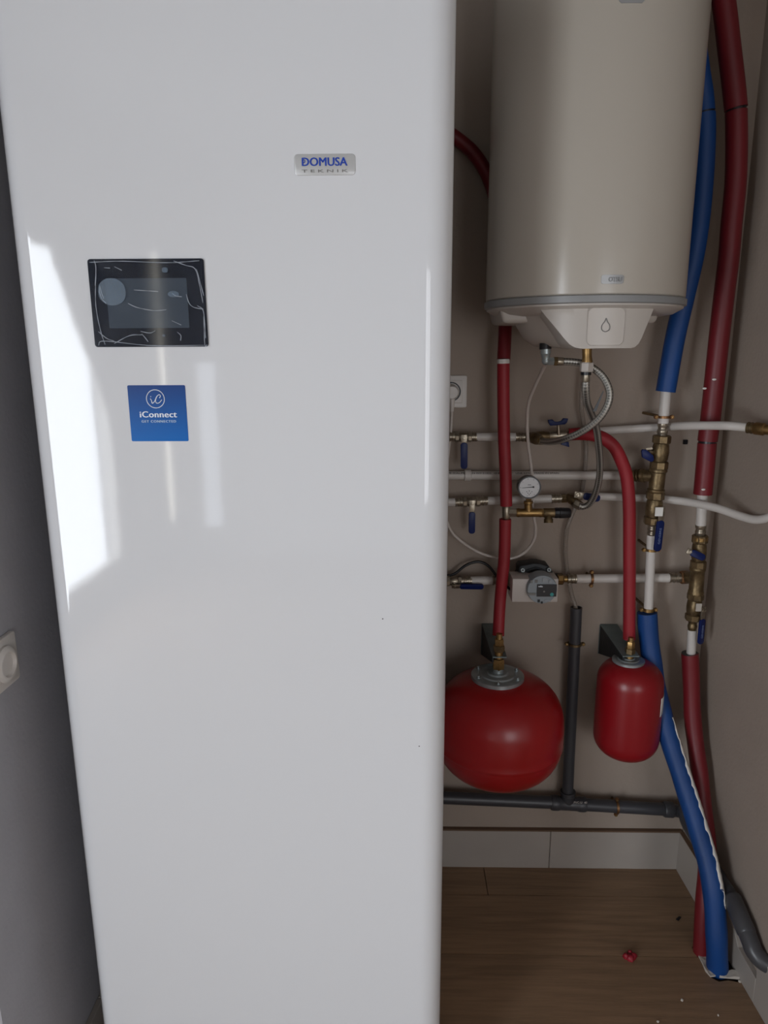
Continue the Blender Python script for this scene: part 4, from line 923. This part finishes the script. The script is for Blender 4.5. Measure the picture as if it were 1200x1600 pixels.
# left wall switch
lp = V((LX, 0, 0))
def lw_(px, py): return onP(px, py, lp, X)
c_ = lw_(2, 1033); 
sw_ = thing('wall_switch', 'white round-centred wall outlet on the dark left wall', 'socket', c_-Z*.04)
yy1 = lw_(20.5, 1030).y; cc = V((LX, yy1-.041, lw_(8, 1030).z))
plate(cc, Y, Z, .082, .082, .006, .009).build('frame', M_plas, sw_, bevel=.002)
G().lathe([(0, .029), (.6, .029), (1, .024), (1, .02), (.5, .018)], cc+X*.008, cc+X*.018, 36).build('round_insert', M_plas, sw_)

# ------------------------------------------------------------------ hole edge, debris
def blob(c, r, n=9, h=.01, sd=1, sx=1., sy_=1.):
    rnd = random.Random(sd); base = [(math.cos(2*PI*k/n)*r*sx*(.7+.5*rnd.random()), math.sin(2*PI*k/n)*r*sy_*(.7+.5*rnd.random())) for k in range(n)]
    return G().ring_loft([[c+V((x*s, y*s, z)) for x, y in base] for s, z in ((.9, .0), (1, h*.35), (.7, h*.85), (.3, h))])
hol = onZ(1121, 1518)
def ragged(pts, h, nm, lab, sd):
    rnd = random.Random(sd); ps = [onZ(x, y, 0.0003) for x, y in pts]
    o = G().ring_loft([ps, [p+V((0, 0, h*(.5+rnd.random()))) for p in ps]]).build(nm, M_plaster); tag(o, lab, 'rubble'); return o
ragged([(1088, 1489), (1097, 1492), (1102, 1498), (1104, 1508), (1110, 1520), (1118, 1526), (1110, 1527), (1102, 1518), (1097, 1506)], .006, 'plaster_chunk', 'ragged plaster edge left of the blue pipe foot', 3)
ragged([(1124, 1528), (1134, 1522), (1143, 1519), (1150, 1520), (1156, 1531), (1148, 1530), (1136, 1529)], .006, 'plaster_chunk', 'ragged plaster edge right of the blue pipe foot', 5)
ragged([(1090, 1486), (1096, 1487), (1101, 1490), (1103, 1500), (1098, 1497), (1093, 1493)], .008, 'plaster_lump', 'chalky lump against the foot of the lower red pipe', 6)
G().prism([V((x, y, -.0115)) for x, y in ((.686, 1.346), (.859, 1.346), (.859, 1.499), (.686, 1.499))], Z*.0005).build('hole_bottom', M_sub, floor)
c1 = onZ(985, 1499)
g = G()
for i, (dx, dy, r_) in enumerate(((0, 0, .011), (-.010, .004, .008), (.009, .006, .008), (.002, .014, .007))):
    q = blob(c1+V((dx, dy, 0)), r_, 9, .012, 20+i); b0 = len(g.v); g.v += q.v; g.f += [tuple(v+b0 for v in f_) for f_ in q.f]
tag(g.build('foam_scrap', mat('scrap_red', (140, 20, 36), .5, bump=1, bscale=200)), 'small crumpled scrap of red foam on the floor', 'scrap')
tag(G().prism([onZ(x, y, .001) for x, y in ((1056, 1437), (1061, 1433), (1064, 1434), (1060, 1439))], Z*.003).build('plastic_bit', M_black), 'tiny black shard on the floor near the right skirting', 'scrap')
for i, (q, lab) in enumerate((((1065.5, 1563), 'pale plaster crumb on the floor, the one furthest from the pipes'), ((1156, 1534), 'pale plaster crumb by the right skirting next to the hole'), ((1028, 1597), 'pale plaster crumb at the bottom edge of the floor'), ((1122, 1587), 'tiny pale plaster crumb in the floor corner'))):
    tag(blob(onZ(*q), (.0035, .004, .003, .002)[i], 7, .004, 40+i).build('plaster_crumb', M_plaster), lab, 'crumb')
